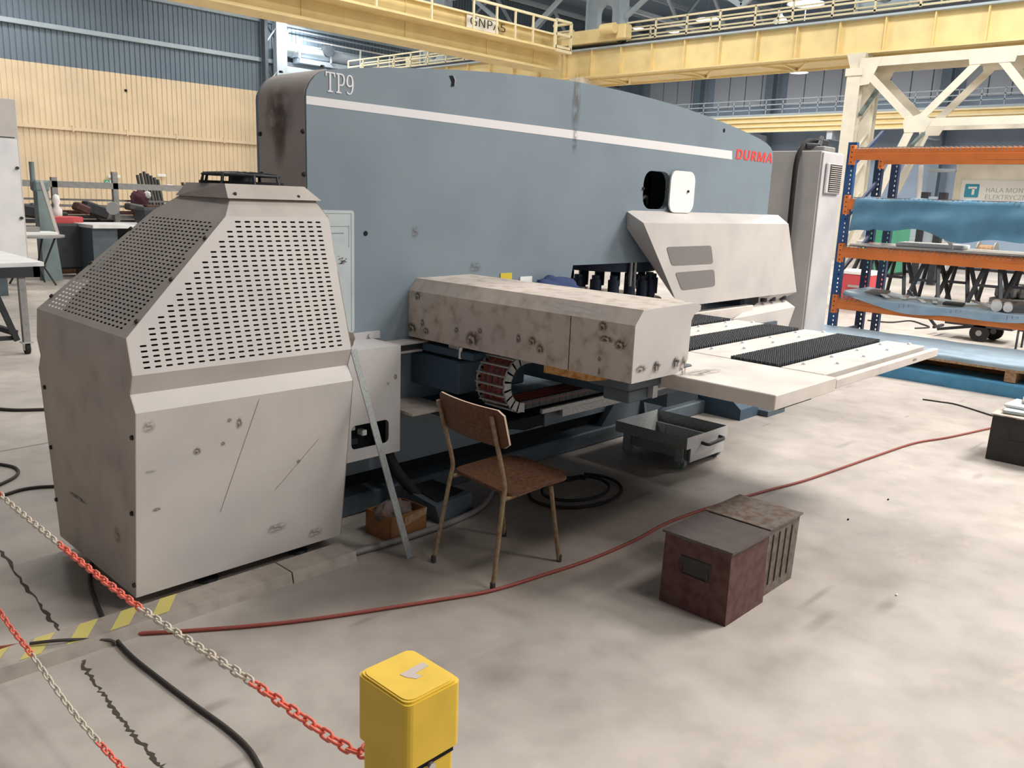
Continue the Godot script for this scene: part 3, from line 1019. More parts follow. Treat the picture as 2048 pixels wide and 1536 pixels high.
	for q in [[Vector3(0, 13.6, -25), Vector3(0, 9.6, -18.8)], [Vector3(0, 9.8, -24.6), Vector3(0, 13.9, -18)], [Vector3(0, 9.6, -18.8), Vector3(0, 13.6, -13.2)], [Vector3(0, 13.4, -37), Vector3(0, 9.4, -31)], [Vector3(0, 9.4, -31), Vector3(0, 13.4, -25)], [Vector3(0, 12.0, -46), Vector3(0, 12.0, -1)]]:
		s = st()
		bar(s, q[0], q[1], 0.14, 0.2)
		put("bar", s, M.hall_steel, t)
	t = thing("cream_horn", "round cream alarm horn high behind the left end of the press top", "horn", Vector3(33.492, 9.181, -40.000))
	s = st()
	cyl(s, Vector3(-0.6, 0, 0), Vector3(0.25, 0.1, 0.3), 0.2, 16, 0.3)
	put("bell", s, M.rail_cream, t)
	s = st()
	span(s, Vector3(-0.75, -1.4, -0.3), Vector3(-0.35, 0.2, 0.1))
	put("bracket", s, M.rail_cream, t)

# ---------------------------------------------------------------- the punch press
func soft_stain(k: String, c: Color, strength: float, ragged := 0.0, s := 1):
	var im = Image.create(96, 96, false, Image.FORMAT_RGBA8)
	var n = FastNoiseLite.new()
	n.seed = s
	n.frequency = 0.04
	for y in 96:
		for x in 96:
			var r = Vector2((x - 47.5) / 48.0, (y - 47.5) / 48.0).length()
			var a = clampf(1.0 - r, 0, 1)
			a = clampf(a * 1.6, 0, 1) * strength
			if ragged > 0.0:
				a *= clampf(0.5 + (n.get_noise_2d(x, y) + 0.1) * ragged, 0, 1)
			im.set_pixel(x, y, Color(c.r, c.g, c.b, a))
	var m = StandardMaterial3D.new()
	m.resource_name = k
	m.albedo_texture = ImageTexture.create_from_image(im)
	m.transparency = BaseMaterial3D.TRANSPARENCY_ALPHA
	m.roughness = 0.8
	m.texture_repeat = false
	M[k] = m

func stain(parent, at: Vector3, across: Vector3, up: Vector3, m):
	# a patch of grime lying on a surface of its parent
	var s = st()
	uvquad(s, at - across - up, at + across - up, at + across + up, at - across + up)
	return put("stain", s, m, parent)

func press():
	soft_stain("brown_stain", Color(0.42, 0.34, 0.28), 0.5)
	soft_stain("oil_stain", Color(0.34, 0.27, 0.23), 0.75, 2.0, 5)
	soft_stain("faint_stain", Color(0.42, 0.37, 0.34), 0.45, 2.0, 9)
	soft_stain("pale_stain", Color(0.85, 0.83, 0.82), 0.6, 2.2, 14)
	var t = thing("punch_press", "large blue and beige turret punch press lettered TP9, filling the middle of the hall", "machine")
	var s
	var top = [Vector2(2.327, 2.130), Vector2(2.330, 2.157), Vector2(2.349, 2.193), Vector2(2.378, 2.228), Vector2(2.411, 2.251), Vector2(2.453, 2.265), Vector2(2.578, 2.286), Vector2(2.729, 2.309), Vector2(2.888, 2.328), Vector2(3.056, 2.346), Vector2(3.233, 2.364), Vector2(3.420, 2.380), Vector2(3.617, 2.394), Vector2(3.827, 2.406), Vector2(4.051, 2.418), Vector2(4.289, 2.427), Vector2(4.543, 2.429), Vector2(4.817, 2.425), Vector2(5.111, 2.415), Vector2(5.429, 2.400), Vector2(5.774, 2.373), Vector2(6.150, 2.336), Vector2(6.476, 2.297), Vector2(6.739, 2.257), Vector2(6.858, 2.233), Vector2(6.936, 2.206), Vector2(6.985, 2.172), Vector2(7.001, 2.122)]
	var outline = [Vector2(2.326, 0.2)]
	outline.append_array(top)
	outline.append(Vector2(7.0, 0.2))
	var throat = poly([Vector2(4.493, 1.274), Vector2(6.75, 1.27), Vector2(6.75, 0.85), Vector2(4.16, 0.85), Vector2(4.32, 1.12), Vector2(4.343, 1.161), Vector2(4.365, 1.275)])
	var window = rounded(5.105, 1.655, 5.445, 1.925, 0.09, 4)
	s = st()
	for o in without(poly(outline), [throat, window], 5.28):
		prism(s, o, at_z(-3.64), 0.04)
	var panel = put("side_panel", s, M.blue_paint, t)
	s = st()
	for o in without(poly(outline), [throat], 5.28):
		prism(s, o, at_z(-4.06), 0.04)
	put("rear_panel", s, M.blue_paint, t)
	# roof sheet between the two, along the arched profile
	s = st()
	s.set_smooth_group(2)
	for i in range(5, top.size() - 1):
		var a = top[i]
		var b = top[i + 1]
		quad(s, Vector3(a.x, a.y - 0.002, -3.635), Vector3(a.x, a.y - 0.002, -4.03), Vector3(b.x, b.y - 0.002, -4.03), Vector3(b.x, b.y - 0.002, -3.635))
	put("roof_sheet", s, M.cover_paint, t)
	s = st()
	span(s, Vector3(6.98, 0.2, -4.03), Vector3(7.0, 2.12, -3.64))
	put("end_sheet", s, M.blue_paint, t)
	s = st()
	span(s, Vector3(4.3, 1.285, -4.02), Vector3(6.8, 1.3, -3.64)); span(s, Vector3(4.1, 0.83, -4.02), Vector3(6.8, 0.845, -3.64)); span(s, Vector3(4.2, 0.84, -4.02), Vector3(4.22, 1.29, -3.64))
	put("throat_lining", s, M.base_blue, t)
	s = st()
	span(s, Vector3(5.0, 1.6, -4.0), Vector3(5.75, 1.98, -3.98)); span(s, Vector3(5.0, 1.6, -3.98), Vector3(5.02, 1.98, -3.64))
	span(s, Vector3(5.22, 1.55, -3.78), Vector3(5.25, 2.0, -3.75))
	tube(s, smooth([Vector3(5.1, 1.78, -3.72), Vector3(5.2, 1.72, -3.7), Vector3(5.35, 1.74, -3.74), Vector3(5.42, 1.6, -3.8)], 4), 0.015, 6)
	put("window_hoses", s, M.dark_steel, t)
	# beige end cover wrapping over the top
	s = st()
	var cap = [Vector2(2.322, 0.22)]
	for i in 6:
		cap.append(top[i] + Vector2(-0.004, 0.004))
	var inner = [top[5] + Vector2(0.0, -0.01)]
	for i in [4, 3, 2, 1, 0]:
		inner.append(top[i] + Vector2(0.008, -0.008))
	inner.append(Vector2(2.334, 0.22))
	s.set_smooth_group(3)
	for i in cap.size() - 1:
		quad(s, Vector3(cap[i].x, cap[i].y, -3.612), Vector3(cap[i].x, cap[i].y, -4.03), Vector3(cap[i + 1].x, cap[i + 1].y, -4.03), Vector3(cap[i + 1].x, cap[i + 1].y, -3.612))
	s.set_smooth_group(-1)
	for i in cap.size() - 1:
		for z in [-3.612, -4.03]:
			var j = inner.size() - 1 - i
			quad(s, Vector3(cap[i].x, cap[i].y, z), Vector3(cap[i + 1].x, cap[i + 1].y, z), Vector3(inner[j - 1].x, inner[j - 1].y, z), Vector3(inner[j].x, inner[j].y, z))
	var cover = put("end_cover", s, M.beige_paint, t)
	for p in [Vector3(2.322, 1.966, -4.012), Vector3(2.322, 1.969, -3.621), Vector3(2.322, 1.769, -4.008), Vector3(2.322, 1.770, -3.618)]:
		bolt(cover, p, Vector3(-1, 0, 0), 0.012)
	bolt(cover, Vector3(2.44, 2.275, -3.63), Vector3(0, 1, 0), 0.012)
	bolt(cover, Vector3(2.44, 2.275, -4.0), Vector3(0, 1, 0), 0.012)
	stain(cover, Vector3(2.319, 1.98, -3.83), Vector3(0, 0, 0.07), Vector3(0, 0.2, 0), M.brown_stain)
	stain(cover, Vector3(2.3185, 2.06, -3.84), Vector3(0, 0, 0.16), Vector3(0, 0.16, 0), M.faint_stain)
	# stripe and lettering
	s = st()
	prism(s, poly([Vector2(2.327, 2.094), Vector2(2.327, 2.132), Vector2(6.297, 2.132), Vector2(6.309, 2.066)]), at_z(-3.6), 0.0015)
	put("stripe", s, M.white_line, t)
	words("lettering", "TP9", 0.088, M.white_line, t, Vector3(2.432, 2.158, -3.599), Basis(), "Droid Serif", false, 0.0, 0.78)
	words("lettering", "DURMA", 0.078, M.red_letter, t, Vector3(6.345, 2.07, -3.599), Basis(), "Droid Sans", true, 0.12, 1.62)
	for p in [[Vector3(2.671, 1.490, -3.600), 0.013], [Vector3(6.145, 2.279, -3.600), 0.016]]:
		s = st()
		cyl(s, p[0] + Vector3(0, 0, -0.01), p[0] + Vector3(0, 0, 0.002), p[1], 14)
		put("plug", s, M.dark_void, t)
	s = st()
	var hk = Vector3(3.248, 2.304, -3.599)
	prism(s, poly([Vector2(hk.x - 0.02, hk.y + 0.028), Vector2(hk.x + 0.004, hk.y + 0.03), Vector2(hk.x + 0.017, hk.y + 0.01), Vector2(hk.x + 0.015, hk.y - 0.022), Vector2(hk.x - 0.006, hk.y - 0.028), Vector2(hk.x - 0.002, hk.y - 0.002)]), at_z(-3.6), 0.003)
	put("lifting_eye", s, M.dark_void, t)
	s = st()
	tube(s, [hk + Vector3(0.004, 0.032, 0.003), hk + Vector3(0.019, 0.01, 0.003), hk + Vector3(0.017, -0.02, 0.003)], 0.004, 6)
	put("eye_rim", s, M.bright_steel, t)
	# white cover plate swung aside from the window
	s = st()
	prism(s, rounded(5.405, 1.635, 5.735, 1.94, 0.075, 5), Transform3D(Basis(Vector3(0, 0, 1), 0.0), Vector3(0, 0, -3.58)), 0.012)
	var plate = put("cover_plate", s, M.white_paint, t)
	for p in [Vector3(5.349, 1.799, -3.565), Vector3(5.640, 1.794, -3.565), Vector3(5.100, 1.797, -3.598)]:
		bolt(plate, p, Vector3(0, 0, 1), 0.011)
	# worn patches on the panel
	for p in [[Vector3(4.311, 2.303, -3.598), 0.05, 0.22], [Vector3(3.460, 1.289, -3.598), 0.06, 0.04], [Vector3(3.000, 1.494, -3.598), 0.03, 0.04], [Vector3(4.315, 2.074, -3.598), 0.03, 0.1]]:
		stain(panel, p[0], Vector3(p[1], 0, 0), Vector3(0, p[2], 0), M.faint_stain)
	# base
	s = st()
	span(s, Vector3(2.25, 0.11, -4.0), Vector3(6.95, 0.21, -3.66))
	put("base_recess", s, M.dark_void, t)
	s = st()
	span(s, Vector3(2.25, 0.0, -4.1), Vector3(7.05, 0.11, -3.52), 0.01)
	put("base_channel", s, M.slate, t)
	s = st()
	prism(s, poly([Vector2(4.72, 0.11), Vector2(5.1, 0.52), Vector2(6.3, 0.62), Vector2(6.6, 0.5), Vector2(5.4, 0.11)]), at_z(-3.6), 0.05)
	prism(s, poly([Vector2(-3.6, 0.62), Vector2(-3.6, 0.1), Vector2(-3.5, 0.1)]), at_x(5.2), 0.03)
	put("gusset", s, M.slate, t)
	s = st()
	prism(s, poly([Vector2(-3.6, 0.0), Vector2(-3.19, 0.0), Vector2(-3.19, 0.09), Vector2(-3.4, 0.25), Vector2(-3.6, 0.25)]), at_x(6.09), 0.3)
	put("foot", s, M.base_blue, t)
	s = st()
	span(s, Vector3(6.39, 0.0, -3.4), Vector3(6.7, 0.05, -3.1), 0.004)
	put("foot_plate", s, M.slate, t)
	s = st()
	span(s, Vector3(5.5, 0.45, -3.5), Vector3(5.72, 0.8, -3.3)); span(s, Vector3(5.4, 0.62, -3.5), Vector3(7.0, 0.72, -3.4))
	put("support_bracket", s, M.slate, t)
	# hood over the tooling
	var f = -3.42
	var b = -3.6
	s = st()
	var ftl = Vector3(4.882, 1.562, f)
	var ftr = Vector3(7.056, 1.565, f)
	var fbl = Vector3(5.351, 1.015, f)
	var fmd = Vector3(5.673, 0.949, f)
	var fbr = Vector3(7.359, 0.956, f)
	tri(s, ftl, fbr, ftr); tri(s, ftl, fmd, fbr); tri(s, ftl, fbl, fmd)
	quad(s, Vector3(4.994, 1.642, b), ftl, ftr, Vector3(7.203, 1.636, b))
	quad(s, ftr, fbr, Vector3(7.6, 0.95, b), Vector3(7.26, 1.6, b))
	tri(s, Vector3(7.203, 1.636, b), ftr, Vector3(7.26, 1.6, b))
	quad(s, fmd, Vector3(5.75, 0.94, b), Vector3(7.5, 0.95, b), fbr)
	var hood = put("hood", s, M.cover_paint, t)
	s = st()
	tri(s, Vector3(4.93, 1.634, b), Vector3(4.994, 1.642, b), ftl)
	tri(s, Vector3(4.93, 1.634, b), ftl, Vector3(4.932, 1.523, b))
	quad(s, Vector3(4.932, 1.523, b), ftl, fbl, Vector3(5.594, 1.0, b))
	put("end_cheek", s, M.cover_paint, hood)
	s = st()
	var la = Vector3(6.896, 0.955, f)
	quad(s, la, fbr, Vector3(7.27, 0.893, -3.5), Vector3(6.82, 0.886, -3.5))
	put("lip", s, M.cover_paint, hood)
	for w in [[Vector2(5.18, 1.395), Vector2(5.796, 1.397), Vector2(5.849, 1.258), Vector2(5.27, 1.26)], [Vector2(5.323, 1.207), Vector2(5.872, 1.211), Vector2(5.909, 1.08), Vector2(5.43, 1.072)]]:
		s = st()
		prism(s, rounded_poly(poly(w), 0.03), at_z(f), 0.003)
		put("window", s, M.window_grey, hood)
	s = st()
	hexa(s, [Vector3(6.5, 0.64, -3.55), Vector3(7.3, 0.64, -3.55), Vector3(6.8, 0.885, -3.5), Vector3(7.28, 0.893, -3.5), Vector3(6.366, 0.70, f), Vector3(7.265, 0.641, f), Vector3(6.243, 0.793, f), Vector3(7.363, 0.818, f)])
	put("lower_apron", s, M.cover_paint, t)
	for x in [6.86, 7.02, 7.22]:
		s = st()
		cyl(s, Vector3(x, 0.89, -3.48), Vector3(x, 0.92, -3.48), 0.03, 12)
		put("roller", s, M.dark_steel, t)
	s = st()
	span(s, Vector3(5.2, 0.79, -3.52), Vector3(6.63, 0.88, -3.45), 0.006)
	put("clamp_rail", s, M.table_paint, t)
	s = st()
	span(s, Vector3(5.0, 0.74, -3.6), Vector3(6.9, 0.79, -3.43))
	put("clamp_ledge", s, M.beige_paint, t)
	# turret: carousel discs with a ring of tool holders
	var c = Vector3(5.22, 0, -4.05)
	s = st()
	cyl(s, c + Vector3(0, 0.93, 0), c + Vector3(0, 0.985, 0), 0.5, 36)
	var tu = put("turret", s, M.turret_brown, t)
	s = st()
	cyl(s, c + Vector3(0, 1.2, 0), c + Vector3(0, 1.275, 0), 0.44, 36)
	put("upper_disc", s, M.turret_blue, tu)
	for i in 20:
		var a = TAU * i / 20.0
		var p = c + Vector3(cos(a), 0, sin(a)) * 0.42
		s = st()
		cyl(s, p + Vector3(0, 0.985, 0), p + Vector3(0, 1.02, 0), 0.022, 10)
		cyl(s, p + Vector3(0, 1.02, 0), p + Vector3(0, 1.14, 0), 0.042, 12)
		cyl(s, p + Vector3(0, 1.14, 0), p + Vector3(0, 1.17, 0), 0.03, 10)
		put("tool_holder", s, M.turret_blue, tu)
	s = st()
	prism(s, poly([Vector2(4.3, 1.2), Vector2(4.37, 1.215), Vector2(4.62, 1.06), Vector2(4.62, 1.0), Vector2(4.3, 1.1)]), at_z(-3.72), 0.04)
	put("red_arm", s, M.turret_red, t)
	s = st()
	cyl(s, Vector3(4.5, 0.9, -3.63), Vector3(4.5, 1.12, -3.63), 0.025, 10); cyl(s, Vector3(4.56, 0.9, -3.63), Vector3(4.56, 1.12, -3.63), 0.012, 10)
	cyl(s, Vector3(5.05, 1.1, -3.62), Vector3(5.05, 1.28, -3.62), 0.014, 10); cyl(s, Vector3(5.1, 1.1, -3.62), Vector3(5.1, 1.28, -3.62), 0.014, 10)
	put("guide_pin", s, M.steel, t)
	s = st()
	span(s, Vector3(3.5, 0.93, -3.6), Vector3(4.36, 1.1, -3.45))
	put("throat_ledge", s, M.base_blue, t)
	s = st()
	var lb = Vector3(3.906, 1.194, -3.597)
	box(s, lb, Vector3(0.11, 0.05, 0.004))
	put("white_label", s, M.paper, t)
	s = st()
	box(s, Vector3(3.725, 1.217, -3.597), Vector3(0.1, 0.06, 0.004))
	put("yellow_label", s, M.yellow_plastic, t)
	# the arm: cover of the carriage, standing out towards the camera
	var sect = poly([Vector2(2.964, 0.927), Vector2(2.964, 1.182), Vector2(3.02, 1.246), Vector2(3.425, 1.252), Vector2(3.485, 1.238), Vector2(3.485, 1.216), Vector2(3.43, 1.196), Vector2(3.412, 1.17), Vector2(3.407, 0.99), Vector2(3.39, 0.958), Vector2(3.35, 0.938), Vector2(3.31, 0.929)])
	s = st()
	prism(s, sect, at_z(-3.6), 1.512)
	var arm = put("arm_cover", s, M.arm_paint, t)
	s = st()
	prism(s, sect, at_z(-2.0875), 0.0065)
	var ep = put("end_plate", s, M.cover_paint, arm)
	s = st()
	span(s, Vector3(2.9625, 0.93, -2.4415), Vector3(2.9645, 1.182, -2.4385))
	put("seam", s, M.dark_void, arm)
	for p in [Vector3(3.144, 0.993, -2.081), Vector3(3.302, 0.993, -2.081)]:
		s = st()
		cyl(s, p, p + Vector3(0, 0, 0.006), 0.013, 12); cyl(s, p + Vector3(0, 0, 0.006), p + Vector3(0, 0, 0.022), 0.007, 8)
		put("bolt", s, M.steel, ep)
		stain(ep, p + Vector3(0.0, -0.012, 0.0012), Vector3(0.035, 0, 0), Vector3(0, 0.035, 0), M.oil_stain)
	stain(ep, Vector3(3.027, 0.986, -2.079), Vector3(0.05, 0, 0), Vector3(0, 0.022, 0), M.oil_stain)
	stain(ep, Vector3(3.369, 0.952, -2.079), Vector3(0.035, 0, 0), Vector3(0, 0.07, 0), M.oil_stain)
	for p in [[Vector3(2.962, 1.157, -3.525), 0.03, 0.03], [Vector3(2.962, 0.978, -3.569), 0.05, 0.035], [Vector3(2.962, 0.975, -3.450), 0.03, 0.025], [Vector3(2.962, 1.015, -3.480), 0.02, 0.03], [Vector3(2.962, 1.013, -3.207), 0.02, 0.02], [Vector3(2.962, 0.982, -3.088), 0.06, 0.05], [Vector3(2.962, 1.032, -3.031), 0.02, 0.02], [Vector3(2.962, 1.031, -2.762), 0.02, 0.03], [Vector3(2.962, 1.001, -2.619), 0.03, 0.03], [Vector3(2.962, 1.032, -2.669), 0.03, 0.03], [Vector3(2.962, 1.104, -2.230), 0.05, 0.02], [Vector3(2.962, 1.159, -2.253), 0.03, 0.03], [Vector3(2.962, 1.009, -2.262), 0.012, 0.014], [Vector3(2.962, 1.089, -2.154), 0.04, 0.03], [Vector3(2.962, 0.952, -2.260), 0.008, 0.02]]:
		stain(arm, p[0], Vector3(0, 0, p[1]), Vector3(0, p[2], 0), M.oil_stain)
	stain(arm, Vector3(2.99, 1.214, -2.42), Vector3(0, 0, 0.25), Vector3(0.028, 0.032, 0), M.pale_stain)
	s = st()
	hexa(s, [Vector3(2.975, 0.888, -2.6), Vector3(3.1, 0.888, -2.6), Vector3(2.975, 0.927, -2.6), Vector3(3.1, 0.927, -2.6), Vector3(2.975, 0.893, -2.33), Vector3(3.1, 0.893, -2.28), Vector3(2.975, 0.927, -2.33), Vector3(3.1, 0.927, -2.28)])
	put("packing_block", s, M.bright_timber, arm)
	# what hangs under the arm: slate carriage, tray, drag chain
	s = st()
	span(s, Vector3(2.98, 0.66, -3.6), Vector3(3.5, 0.84, -3.2), 0.01)
	span(s, Vector3(2.98, 0.86, -3.5), Vector3(3.45, 0.9, -3.1), 0.006)
	span(s, Vector3(3.05, 0.84, -3.45), Vector3(3.2, 0.86, -3.25))
	put("carriage", s, M.base_blue, t)
	s = st()
	span(s, Vector3(2.99, 0.9, -3.3), Vector3(3.06, 0.927, -3.22), 0.004)
	cyl(s, Vector3(2.99, 0.86, -3.2), Vector3(2.99, 0.92, -3.2), 0.014, 8)
	put("clamp", s, M.bright_steel, t)
	s = st()
	span(s, Vector3(2.6, 0.90, -3.6), Vector3(3.02, 0.912, -3.5)); span(s, Vector3(2.6, 0.85, -3.6), Vector3(3.0, 0.862, -3.52))
	put("pale_strip", s, M.cover_paint, t)
	s = st()
	span(s, Vector3(2.75, 0.56, -3.6), Vector3(3.02, 0.575, -3.3))
	put("shelf_strip", s, M.arm_paint, t)
	s = st()
	span(s, Vector3(3.02, 0.5, -3.6), Vector3(4.5, 0.56, -2.95))
	put("tray_bed", s, M.slate, t)
	s = st()
	span(s, Vector3(3.32, 0.56, -3.3), Vector3(4.2, 0.572, -2.92))
	put("tray_floor", s, M.dark_void, t)
	s = st()
	span(s, Vector3(3.323, 0.563, -2.92), Vector3(4.19, 0.59, -2.9), 0.002)
	span(s, Vector3(3.5, 0.52, -2.925), Vector3(4.6, 0.565, -2.905))
	put("tray_lip", s, M.zinc, t)
	s = st()
	prism(s, poly([Vector2(2.98, 0.56), Vector2(3.345, 0.56), Vector2(3.345, 0.5), Vector2(3.2, 0.492), Vector2(3.08, 0.52)]), at_z(-3.3), 0.39)
	put("tray_end", s, M.dark_void, t)
	s = st()
	span(s, Vector3(3.345, 0.49, -2.93), Vector3(3.38, 0.56, -2.9))
	put("tray_bracket", s, M.slate, t)
	# drag chain: half loop of side plates and cross bars, then two straight runs
	var dc = thing_part("drag_chain", t)
	var cen = Vector3(3.165, 0.755, 0)
	for i in 9:
		var a0 = PI / 2 + PI * i / 9.0
		var a1 = PI / 2 + PI * (i + 1) / 9.0
		for z in [-3.1, -2.905]:
			s = st()
			var o = PackedVector2Array()
			for q in [[0.155, a0 - 0.04], [0.155, a1 + 0.04], [0.105, a1 + 0.04], [0.105, a0 - 0.04]]:
				o.append(Vector2(cen.x + cos(q[1]) * q[0], cen.y + sin(q[1]) * q[0]))
			prism(s, o, at_z(z), 0.012)
			put("side_plate", s, M.zinc, dc)
		s = st()
		var am = (a0 + a1) / 2
		bar(s, Vector3(cen.x + cos(am) * 0.152, cen.y + sin(am) * 0.152, -3.1), Vector3(cen.x + cos(am) * 0.152, cen.y + sin(am) * 0.152, -2.9), 0.02, 0.008)
		put("cross_bar", s, M.zinc, dc)
	for i in 7:
		for z in [-3.1, -2.905]:
			s = st()
			span(s, Vector3(3.17 + i * 0.055, 0.86, z), Vector3(3.222 + i * 0.055, 0.91, z + 0.012))
			put("side_plate", s, M.zinc, dc)
	for i in 18:
		for z in [-3.1, -2.945]:
			s = st()
			span(s, Vector3(3.17 + i * 0.055, 0.6, z), Vector3(3.222 + i * 0.055, 0.645, z + 0.012))
			put("side_plate", s, M.dark_steel, dc)
	s = st()
	for k in 4:
		var pts = [Vector3(3.9, 0.63, -3.08 + k * 0.045), Vector3(3.3, 0.63, -3.08 + k * 0.045)]
		for i in 8:
			var a = -PI / 2 - PI * i / 7.0
			pts.append(Vector3(cen.x + cos(a) * 0.125, cen.y + sin(a) * 0.125, -3.08 + k * 0.045))
		pts.append(Vector3(3.5, 0.88, -3.08 + k * 0.045))
		tube(s, pts, 0.013, 6)
	put("hoses", s, M.cable_red, dc)
	# slate cross beams under the arm's end
	s = st()
	span(s, Vector3(3.07, 0.86, -2.4), Vector3(3.6, 0.926, -2.17), 0.005)
	put("cross_beam", s, M.slate, t)
	s = st()
	span(s, Vector3(3.12, 0.79, -2.35), Vector3(3.9, 0.85, -2.2), 0.005)
	put("cross_beam", s, M.slate, t)
	s = st()
	cyl(s, Vector3(3.3, 0.835, -2.19), Vector3(3.62, 0.85, -2.19), 0.014, 8); span(s, Vector3(3.27, 0.8, -2.2), Vector3(3.31, 0.86, -2.17))
	put("clamp_screw", s, M.zinc, t)
	s = st()
	span(s, Vector3(3.6, 0.68, -3.6), Vector3(3.9, 0.845, -2.3))
	put("table_beam", s, M.base_blue, t)
	s = st()
	span(s, Vector3(4.8, 0.78, -3.6), Vector3(5.0, 0.845, -2.3))
	put("table_beam", s, M.base_blue, t)
	# switch box on the panel's lower left
	s = st()
	var bo = rect2(2.27, 0.37, 2.708, 0.938)
	var wi = rounded(2.398, 0.432, 2.634, 0.556, 0.025, 3)
	for o in without(bo, [wi], 2.5):
		prism(s, o, at_z(-3.354), 0.004)
	span(s, Vector3(2.27, 0.37, -3.6), Vector3(2.274, 0.938, -3.354)); span(s, Vector3(2.704, 0.37, -3.6), Vector3(2.708, 0.938, -3.354))
	span(s, Vector3(2.27, 0.934, -3.6), Vector3(2.708, 0.938, -3.354)); span(s, Vector3(2.27, 0.37, -3.6), Vector3(2.708, 0.374, -3.354))
	var sw = put("switch_box", s, M.cabinet_grey, t)
	s = st()
	span(s, Vector3(2.276, 0.376, -3.47), Vector3(2.702, 0.93, -3.465))
	put("backing", s, M.dark_void, sw)
	for q in [[2.42, 0.47, 0.05, 0.05, "window_grey"], [2.46, 0.52, 0.025, 0.02, "paper"], [2.53, 0.485, 0.03, 0.03, "paper"], [2.59, 0.5, 0.02, 0.08, "dark_steel"], [2.45, 0.45, 0.08, 0.03, "dark_steel"]]:
		s = st()
		box(s, Vector3(q[0], q[1], -3.44), Vector3(q[2], q[3], 0.05), 0.004)
		put("switch_gear", s, M[q[4]], sw)
	s = st()
	span(s, Vector3(2.55, 0.936, -3.6), Vector3(2.76, 0.975, -3.59)); cyl(s, Vector3(2.69, 0.955, -3.59), Vector3(2.69, 0.955, -3.58), 0.012, 8)
	put("flange", s, M.cabinet_grey, sw)
	stain(sw, Vector3(2.675, 0.775, -3.3485), Vector3(0.014, 0, 0), Vector3(0, 0.018, 0), M.oil_stain)
	stain(sw, Vector3(2.625, 0.745, -3.3485), Vector3(0.012, 0, 0), Vector3(0, 0.012, 0), M.faint_stain)

func thing_part(n: String, parent):
	var o = Node3D.new()
	o.name = n
	parent.add_child(o, true)
	return o

# ---------------------------------------------------------------- the brush table
func table_of_press():
	var t = thing("brush_table", "white sheet table with black brush strips and ball casters, right of the press arm", "table")
	var s
	s = st()
	span(s, Vector3(3.33, 0.848, -3.15), Vector3(3.955, 0.916, -1.588), 0.004)
	var pl = put("plain_plate", s, M.table_paint, t)
	stain(pl, Vector3(3.5, 0.9172, -2.05), Vector3(0.16, 0, 0), Vector3(0, 0, 0.06), M.faint_stain)
	s = st()
	span(s, Vector3(3.4, 0.84, -1.8), Vector3(3.72, 0.848, -1.6))
	put("skirt_fold", s, M.dark_void, t)
	s = st()
	span(s, Vector3(3.958, 0.858, -1.622), Vector3(5.43, 0.905, -1.588), 0.004)
	var ra = put("edge_rail", s, M.table_paint, t)
	words("lettering", "DURMA", 0.012, M.faint_ink, ra, Vector3(5.0, 0.875, -1.588), Basis())
	s = st()
	span(s, Vector3(3.96, 0.85, -3.3), Vector3(5.4, 0.875, -1.63))
	put("under_frame", s, M.dark_steel, t)
	var plates = [[-1.885, -1.655], [-2.42, -2.18], [-2.925, -2.675]]
	for q in plates:
		s = st()
		span(s, Vector3(3.968, 0.876, q[0]), Vector3(5.385, 0.916, q[1]), 0.003)
		var p = put("ball_plate", s, M.table_paint, t)
		for i in 8:
			var x = 4.12 + i * 0.172
			var z = q[0] + (0.055 if i % 2 == 0 else 0.16)
			s = st()
			lathe(s, [Vector2(0.024, 0.9165), Vector2(0.02, 0.9185), Vector2(0.014, 0.919), Vector2(0.0125, 0.925), Vector2(0.009, 0.93), Vector2(0.0, 0.932)], Transform3D(Basis(), Vector3(x, 0, z)), 12)
			put("ball_caster", s, M.nylon_white, p)
	for q in [[-2.172, -1.893], [-2.667, -2.428], [-3.2, -2.935]]:
		s = st()
		span(s, Vector3(3.968, 0.876, q[0]), Vector3(5.345, 0.888, q[1]))
		var p = put("brush_strip", s, M.brush_black, t)
		s = st()
		lathe(s, [Vector2(0.004, 0.0), Vector2(0.0062, 0.04), Vector2(0.0, 0.0405)], Transform3D(), 6)
		s.generate_normals()
		var mm = MultiMesh.new()
		mm.transform_format = MultiMesh.TRANSFORM_3D
		mm.mesh = s.commit()
		var nx = 56
		var nz = int((q[1] - q[0]) / 0.0118)
		mm.instance_count = nx * nz
		for i in nx:
			for j in nz:
				var b = Basis(Vector3(1, 0, 0), rng.randf_range(-0.04, 0.04)) * Basis(Vector3(0, 0, 1), rng.randf_range(-0.04, 0.04))
				mm.set_instance_transform(i * nz + j, Transform3D(b, Vector3(3.982 + i * 0.0244, 0.888, q[0] + 0.007 + j * 0.0118)))
		var o = MultiMeshInstance3D.new()
		o.multimesh = mm
		o.material_override = M.brush_black
		o.name = "bristle_tufts"
		o.set_meta("kind", "stuff")
		p.add_child(o, true)

